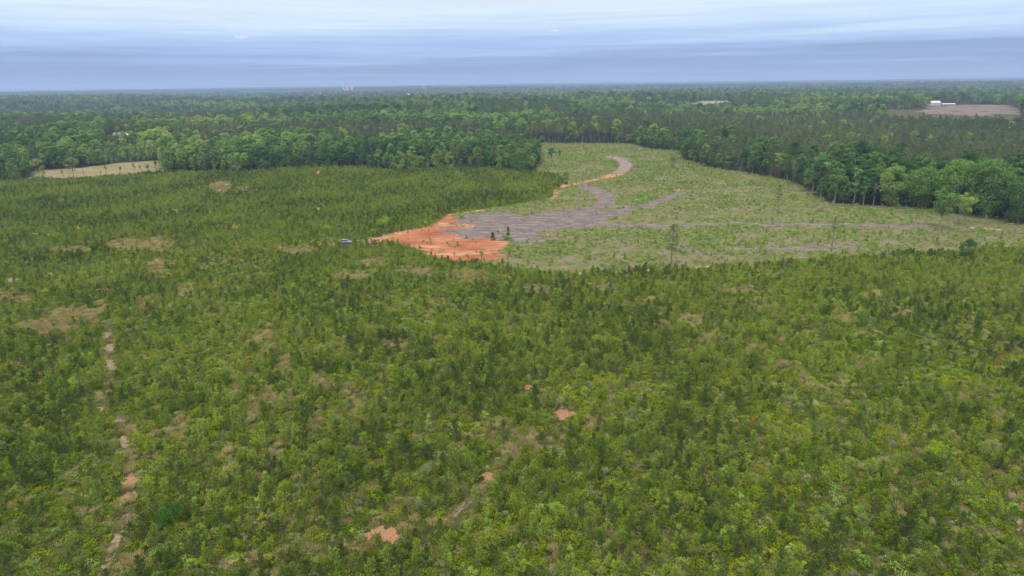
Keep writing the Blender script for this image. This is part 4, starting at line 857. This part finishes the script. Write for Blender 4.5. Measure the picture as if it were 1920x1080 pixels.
for k, (px, pb, pt, h_, lb) in enumerate([(752, 324, 281, 0, 'bright light green tree bulging from the left forest edge, leftmost of the bright clump'), (775, 325, 289, 0, 'bright light green tree, second from left in the bright clump at the left forest edge'),
        (822, 323, 278, 1, 'bright tall tree just right of the grey leafless tree at the left forest edge'), (843, 320, 284, 0, 'rounded light green tree at the right end of the bright clump, left forest edge'),
        (986, 326, 274, 2, 'dense dark rounded tree ending the left forest edge near the three spindly trees'), (965, 324, 284, 2, 'dark rounded tree second from the end of the left forest edge'),
        (936, 320, 290, 1, 'light green tree between the dark pines near the end of the left forest edge'), (314, 324, 271, 1, 'tall green tree closing the right end of the tan field'),
        (30, 340, 294, 0, 'dense green tree at the far left before the forest, left of the tan field'), (6, 341, 288, 2, 'dark green tree cut by the left edge of the photo'), (448, 325, 285, 1, 'light green tree standing forward of the left forest edge, left part')]):
    special('broadleaf_tree', lt[h_], px, pb, pt, [17, 19, 16][h_], lb, wide=[.95, 1.1, 1.0][k % 3])
# trees along the tan field, far left
ft = m_broad(11, 3.6, 971, .42, 14, 1300, .5, 'palegrass', 'bark', 1, 6); ft2 = m_broad(8, 2.0, 972, .1, 12, 900, .45, 'bush', 'bark', .7, 4)
special('field_tree', ft, 76, 337, 297, 11, 'pale olive round-crowned tree at the left end of the tan field', wide=.95)
special('field_tree', ft, 139, 335, 295, 11, 'taller pale flowering tree in front of the tan field, left of the utility pole', wide=1.0)
for k, (px, pb, pt, lb) in enumerate([(84, 338, 318, 'small bright tree under the pale olive tree by the tan field'), (118, 334, 318, 'small green tree between the two pale trees by the tan field'),
        (200, 328, 308, 'small dark tree before the tan field, first right of the utility pole'), (227, 328, 311, 'dense small tree before the middle of the tan field'), (253, 325, 304, 'small leaning tree, leftmost of the clump before the right end of the field'),
        (264, 324, 308, 'bushy tree in the middle of the clump before the right end of the field'), (278, 324, 307, 'bushy tree, rightmost of the clump before the right end of the field'), (293, 320, 300, 'slim tree before the very right tip of the tan field'),
        (190, 329, 320, 'tiny bush before the tan field left of the small dark tree'), (258, 301, 289, 'tiny yellow-green tree on the far side of the tan field')]):
    special('field_tree', ft2, px, pb, pt, 8, lb, wide=.8 if k != 6 else 1.2)
M['woodpole'] = noisy('dark_pole_wood', [(.3, (.10, .08, .06)), (.7, (.17, .14, .11))], 3)
x, y, h = px_size(158, 334, 309); e = empty('utility_pole', (x, y, 0), .5); tag(e, 'dark wooden utility pole in front of the tan field at far left', 'utility pole')
b = MB(); b.tube([(0, 0, -.3), (0, 0, h)], [.16, .11], 8); b.build('pole', M['woodpole'], e); b = MB(); b.box((0, .1, h - .8), (2.4, .12, .14)); b.build('crossarm', M['woodpole'], e)
for sx in (-1.0, 0, 1.0):
    b = MB(); b.tube([(sx, .1, h - .73), (sx, .1, h - .6), (sx, .1, h - .5)], [.04, .06, .02], 6); b.build('insulator', M['palebark'], e)

# ------------------------------------------------------------------ the parked car by the clay pad
def flat(name, c, rough=.5, metal=0, spec=.5):
    m, N, L = new_mat(name); out = N.new('ShaderNodeOutputMaterial'); b = N.new('ShaderNodeBsdfPrincipled'); nz = N.new('ShaderNodeTexNoise'); nz.inputs['Scale'].default_value = 2.5; nz.inputs['Detail'].default_value = 4
    tc = N.new('ShaderNodeTexCoord'); L.new(tc.outputs['Object'], nz.inputs['Vector']); r = ramp(N, [(.3, tuple(v * .82 for v in c)), (.7, tuple(min(1, v * 1.12) for v in c))]); L.new(nz.outputs[0], r.inputs[0]); L.new(r.outputs[0], b.inputs['Base Color'])
    b.inputs['Roughness'].default_value = rough; b.inputs['Metallic'].default_value = metal; b.inputs['Specular IOR Level'].default_value = spec; L.new(b.outputs[0], out.inputs[0]); return m
def car():
    x, y = ground(649, 456); e = empty('parked_car', (x, y, .02), math.radians(-8)); tag(e, 'silver-blue station wagon parked in the young pines left of the red clay pad', 'car')
    paint = flat('silver_blue_paint', (.20, .24, .32), .4, .3); glass = flat('dark_window_glass', (.02, .025, .03), .08, 0, .8); rub = flat('tyre_rubber', (.03, .03, .03), .9); rim = flat('wheel_metal', (.5, .5, .52), .35, .8)
    def section(xs, zl, zh, wl, wh):
        b = MB(); v = []
        for X_, a, c_, w1, w2 in zip(xs, zl, zh, wl, wh): v += [(X_, -w1, a), (X_, w1, a), (X_, w1 * 1.02, (a + c_) / 2), (X_, w2, c_), (X_, -w2, c_), (X_, -w1 * 1.02, (a + c_) / 2)]
        n = len(xs); f = [[i * 6 + j, i * 6 + (j + 1) % 6, (i + 1) * 6 + (j + 1) % 6, (i + 1) * 6 + j] for i in range(n - 1) for j in range(6)]
        f += [[0, 5, 2, 1], [5, 4, 3, 2], [(n - 1) * 6, (n - 1) * 6 + 1, (n - 1) * 6 + 2, (n - 1) * 6 + 5], [(n - 1) * 6 + 5, (n - 1) * 6 + 2, (n - 1) * 6 + 3, (n - 1) * 6 + 4]]; b.add(v, f); return b
    body = section([-2.35, -2.2, -1.3, 0, 1.1, 2.0, 2.35], [.42, .3, .28, .28, .28, .3, .45], [.85, 1.02, 1.06, 1.05, 1.03, .92, .7], [.8, .9, .93, .93, .93, .9, .74], [.74, .84, .88, .88, .86, .8, .66])
    o = body.build('body', paint, e); bv = o.modifiers.new('bevel', 'BEVEL'); bv.width = .05; bv.segments = 2
    cab = section([-2.15, -1.75, -.4, .45, 1.15], [1.0, 1.03, 1.03, 1.02, 1.0], [1.08, 1.52, 1.58, 1.54, 1.04], [.82, .84, .84, .84, .82], [.74, .68, .68, .68, .76]); o = cab.build('cabin_glass', glass, e)
    rf = MB(); rf.box((-.65, 0, 1.585), (2.2, 1.34, .05)); o = rf.build('roof', paint, e); o.modifiers.new('bevel', 'BEVEL').width = .02
    for X_ in (-1.75, -.75, .35):
        for s in (-1, 1):
            b = MB(); b.tube([(X_, s * .865, 1.02), (X_ + (.12 if X_ < 0 else -.05), s * .69, 1.57)], [.05, .045], 4); b.build('pillar', paint, e)
    for X_ in (-1.45, 1.45):
        for s in (-1, 1):
            b = MB(); b.tube([(X_, s * .72, .34), (X_, s * .95, .34)], [.34, .34], 16); w = b.build('wheel', rub, e); b = MB(); b.tube([(X_, s * .94, .34), (X_, s * .965, .34)], [.2, .18], 12); b.build('rim', rim, w)
    for s in (-1, 1):
        b = MB(); b.box((2.2, s * .62, .74), (.2, .3, .14)); b.build('headlight', flat('lamp_glass', (.8, .8, .82), .1), e)
        b = MB(); b.box((-2.28, s * .68, .85), (.1, .2, .22)); b.build('taillight', flat('red_lamp_glass', (.4, .02, .02), .2), e)
        b = MB(); b.box((.75, s * 1.0, 1.06), (.18, .16, .12)); b.build('mirror', paint, e)
car()
# ------------------------------------------------------------------ far buildings, masts and water towers
M['whitewall'] = flat('white_wall', (.42, .42, .40), .8); M['roof'] = flat('brown_roof', (.20, .155, .14), .9); M['whiteroof'] = flat('white_metal_roof', (.5, .5, .5), .5); M['cream'] = flat('cream_concrete', (.62, .55, .50), .9); M['steel'] = flat('galvanised_steel', (.45, .43, .43), .5, .3); M['pane'] = flat('window_glass', (.04, .05, .06), .1)
def gable(e, w, d, h, rh, wallm, roofm, c=(0, 0), rz=0, over=.5):
    b = MB(); b.box((c[0], c[1], h / 2), (w, d, h)); b.add([(c[0] - w / 2, c[1] - d / 2, h), (c[0] - w / 2, c[1] + d / 2, h), (c[0] - w / 2, c[1], h + rh), (c[0] - w / 2, c[1], h + rh), (c[0] + w / 2, c[1] - d / 2, h), (c[0] + w / 2, c[1] + d / 2, h), (c[0] + w / 2, c[1], h + rh), (c[0] + w / 2, c[1], h + rh)], [[0, 1, 2, 3], [4, 5, 6, 7]]); wl = b.build('wall', wallm, e)
    b = MB(); W2 = w / 2 + over; D2 = d / 2 + over; zz = h - over * rh / (d / 2)
    for s in (-1, 1):
        p = [(c[0] - W2, c[1] + s * D2, zz), (c[0] + W2, c[1] + s * D2, zz), (c[0] + W2, c[1], h + rh), (c[0] - W2, c[1], h + rh)]; q = [(a, b_, z_ + .18) for a, b_, z_ in p]
        b.add(p + q, [[0, 1, 2, 3], [4, 5, 6, 7], [0, 1, 5, 4], [1, 2, 6, 5], [3, 0, 4, 7]])
    b.build('roof', roofm, e); return wl
x, y = HOUSE1; z = float(terrain(x, y)) + 1.5; e = empty('farm_house', (x, y, z + .6), .35, .85); tag(e, 'white house with brown pitched roof half hidden among the trees at upper left', 'house')
gable(e, 15, 9, 4.2, 3.0, M['whitewall'], M['roof']); gable(e, 8, 7, 3.8, 2.4, M['whitewall'], flat('grey_roof', (.42, .40, .38), .9), (11.2, -3.0))
b = MB(); b.box((0, 0, -2.2), (15.5, 9.5, 4.3)); b.build('foundation', M['whitewall'], e)
for wx in (-5, -1.8, 1.8, 5): b = MB(); b.box((wx, -4.52, 2.0), (1.1, .12, 1.3)); b.build('window', M['pane'], e)
b = MB(); b.box((4.5, 1, 6.8), (1, .9, 2.4)); b.build('chimney', M['roof'], e)
x, y = HOUSE2; z = float(terrain(x, y)) + .2; e = empty('white_barn', (x, y, z), -.1, .72); tag(e, 'white gabled barn with grey roof behind the far bare field at upper right', 'barn')
gable(e, 24, 16, 7.5, 4.5, M['whitewall'], flat('pale_grey_roof', (.5, .5, .5), .6), (-14, 0)); b = MB(); b.box((-14, -8.1, 2.2), (4, .2, 4.2)); b.build('door', M['steel'], e)
e = empty('long_shed', (x + 13, y - 2, z), -.1, .72); tag(e, 'long low white-roofed shed attached right of the white gabled barn', 'shed'); gable(e, 30, 12, 4.0, 1.6, M['steel'], M['whiteroof'], (0, 0), 0, 1.2)
for wx in (-10, -3, 4, 11): b = MB(); b.box((wx, -6.06, 1.7), (3, .12, 3)); b.build('door', flat('dark_opening', (.08, .08, .09), .9), e)
def far_at(px, py_top, dist):
    d = ray(px, py_top); t = dist / math.hypot(d[0], d[1]); x, y = d[0] * t, d[1] * t; return x, y, CAM_Z + d[2] * t
for k, (px, pt, w) in enumerate([(650.5, 161.2, 19), (659, 161.4, 18), (644, 163.2, 12)]):
    x, y, zt = far_at(px, pt, 5600); zb = float(terrain(x, y)); h = zt - zb; e = empty('apartment_tower', (x, y, zb), .3); tag(e, ['pale high-rise block on the horizon, middle of the three', 'pale high-rise block on the horizon, rightmost of the three', 'low pinkish block on the horizon, leftmost of the three'][k], 'building', 'blocks on the horizon')
    b = MB(); b.box((0, 0, h / 2), (w, 16, h)); b.build('wall', M['cream'], e); b = MB(); b.box((0, 0, h + .8), (w + .8, 16.8, 1.6)); b.box((2, 1, h + 2.6), (5, 5, 2)); b.build('roof', M['cream'], e)
    for fl in range(int(h // 3.2)):
        b = MB()
        for wx in np.arange(-w / 2 + 2, w / 2 - 1, 3.2): b.box((wx, -8.05, fl * 3.2 + 1.9), (1.6, .15, 1.5))
        b.build('window_row', M['pane'], e)
def mast(px, pt, dist, w, lb, red=False):
    x, y, zt = far_at(px, pt, dist); zb = float(terrain(x, y)); h = zt - zb; e = empty('radio_mast', (x, y, zb), .2); tag(e, lb, 'mast'); b = MB(); n = 14
    c = [(w * math.cos(a), w * math.sin(a)) for a in (.3, 2.4, 4.5)]
    for (cx, cy) in c: b.tube([(cx, cy, 0), (cx * .8, cy * .8, h)], [w * .28, w * .22], 4)
    for i in range(n):
        z0, z1 = h * i / n, h * (i + 1) / n
        for j in range(3): (ax_, ay), (bx_, by) = c[j], c[(j + 1) % 3]; b.tube([(ax_ * .9, ay * .9, z0), (bx_ * .9, by * .9, z1)], [w * .14, w * .14], 4)
    b.build('lattice', M['steel'], e); b = MB(); b.tube([(0, 0, h * .86), (0, 0, h * .93)], [w * 1.8, w * 1.8], 8); b.tube([(0, 0, h * .62), (0, 0, h * .66)], [w * 1.4, w * 1.4], 8); b.build('antenna', M['whitewall'], e)
mast(824.5, 149.5, 5200, 1.5, 'tall thin radio mast on the horizon left of centre')
mast(356, 161.5, 5600, 1.0, 'short radio mast on the horizon at left'); mast(1137.5, 151.5, 6200, 1.0, 'small radio mast on the horizon right of centre'); mast(1237, 150.5, 6200, 1.0, 'small radio mast on the horizon above the clearing'); mast(832.5, 157.2, 5200, .9, 'short radio mast just right of the tall thin mast')
def water_tower(px, pt, dist, r, lb):
    x, y, zt = far_at(px, pt, dist); zb = float(terrain(x, y)); h = zt - zb; e = empty('water_tower', (x, y, zb)); tag(e, lb, 'water tower', 'water towers on the horizon')
    b = MB(); a = np.linspace(-1.35, 1.5, 9); b.tube([(0, 0, h - r * .62 + math.sin(t) * r * .6) for t in a], [max(.2, math.cos(t) * r) for t in a], 16); b.build('tank', M['whiteroof'], e, True)
    for k in range(6): q = k * math.pi / 3; b = MB(); b.tube([(math.cos(q) * r * .8, math.sin(q) * r * .8, 0), (math.cos(q) * r * .75, math.sin(q) * r * .75, h - r * .8)], [.5, .45], 6); b.build('leg', M['whiteroof'], e)
    b = MB(); b.tube([(0, 0, 0), (0, 0, h - r)], [1, 1], 8); b.build('riser', M['whiteroof'], e)
water_tower(795, 158.6, 5000, 10, 'white water tower on the horizon left of the tall thin mast'); water_tower(897.5, 157.6, 5200, 7, 'smaller white water tower on the horizon right of the tall thin mast')
for k, (px, pt, w) in enumerate([(766, 169.6, 11), (781, 169.2, 5)]):
    x, y, zt = far_at(px, pt, 3300); zt = float(terrain(x, y)) + 23; e = empty('white_shed', (x, y, zt - 7), .1); tag(e, ['wide white roof among far trees left of the mast', 'tiny white building among far trees below the mast'][k], 'building'); gable(e, w, 8, 5, 2, M['whitewall'], M['whiteroof']); b = MB(); b.box((0, 0, -8), (w * .98, 7.8, 15.9)); b.build('base', M['whitewall'], e)


# ------------------------------------------------------------------ haze
hb = MB(); hb.box((0, 0, 40), (35400, 35400, 190))
hm, N, L = new_mat('haze'); out = N.new('ShaderNodeOutputMaterial'); pv = N.new('ShaderNodeVolumePrincipled')
pv.inputs['Color'].default_value = (.47, .62, .93, 1); pv.inputs['Density'].default_value = 0.00012; pv.inputs['Anisotropy'].default_value = 0.0
L.new(pv.outputs[0], out.inputs['Volume'])
hz = hb.build('haze', hm); tag(hz, 'thin blue haze over the whole landscape', 'haze', kind='stuff')
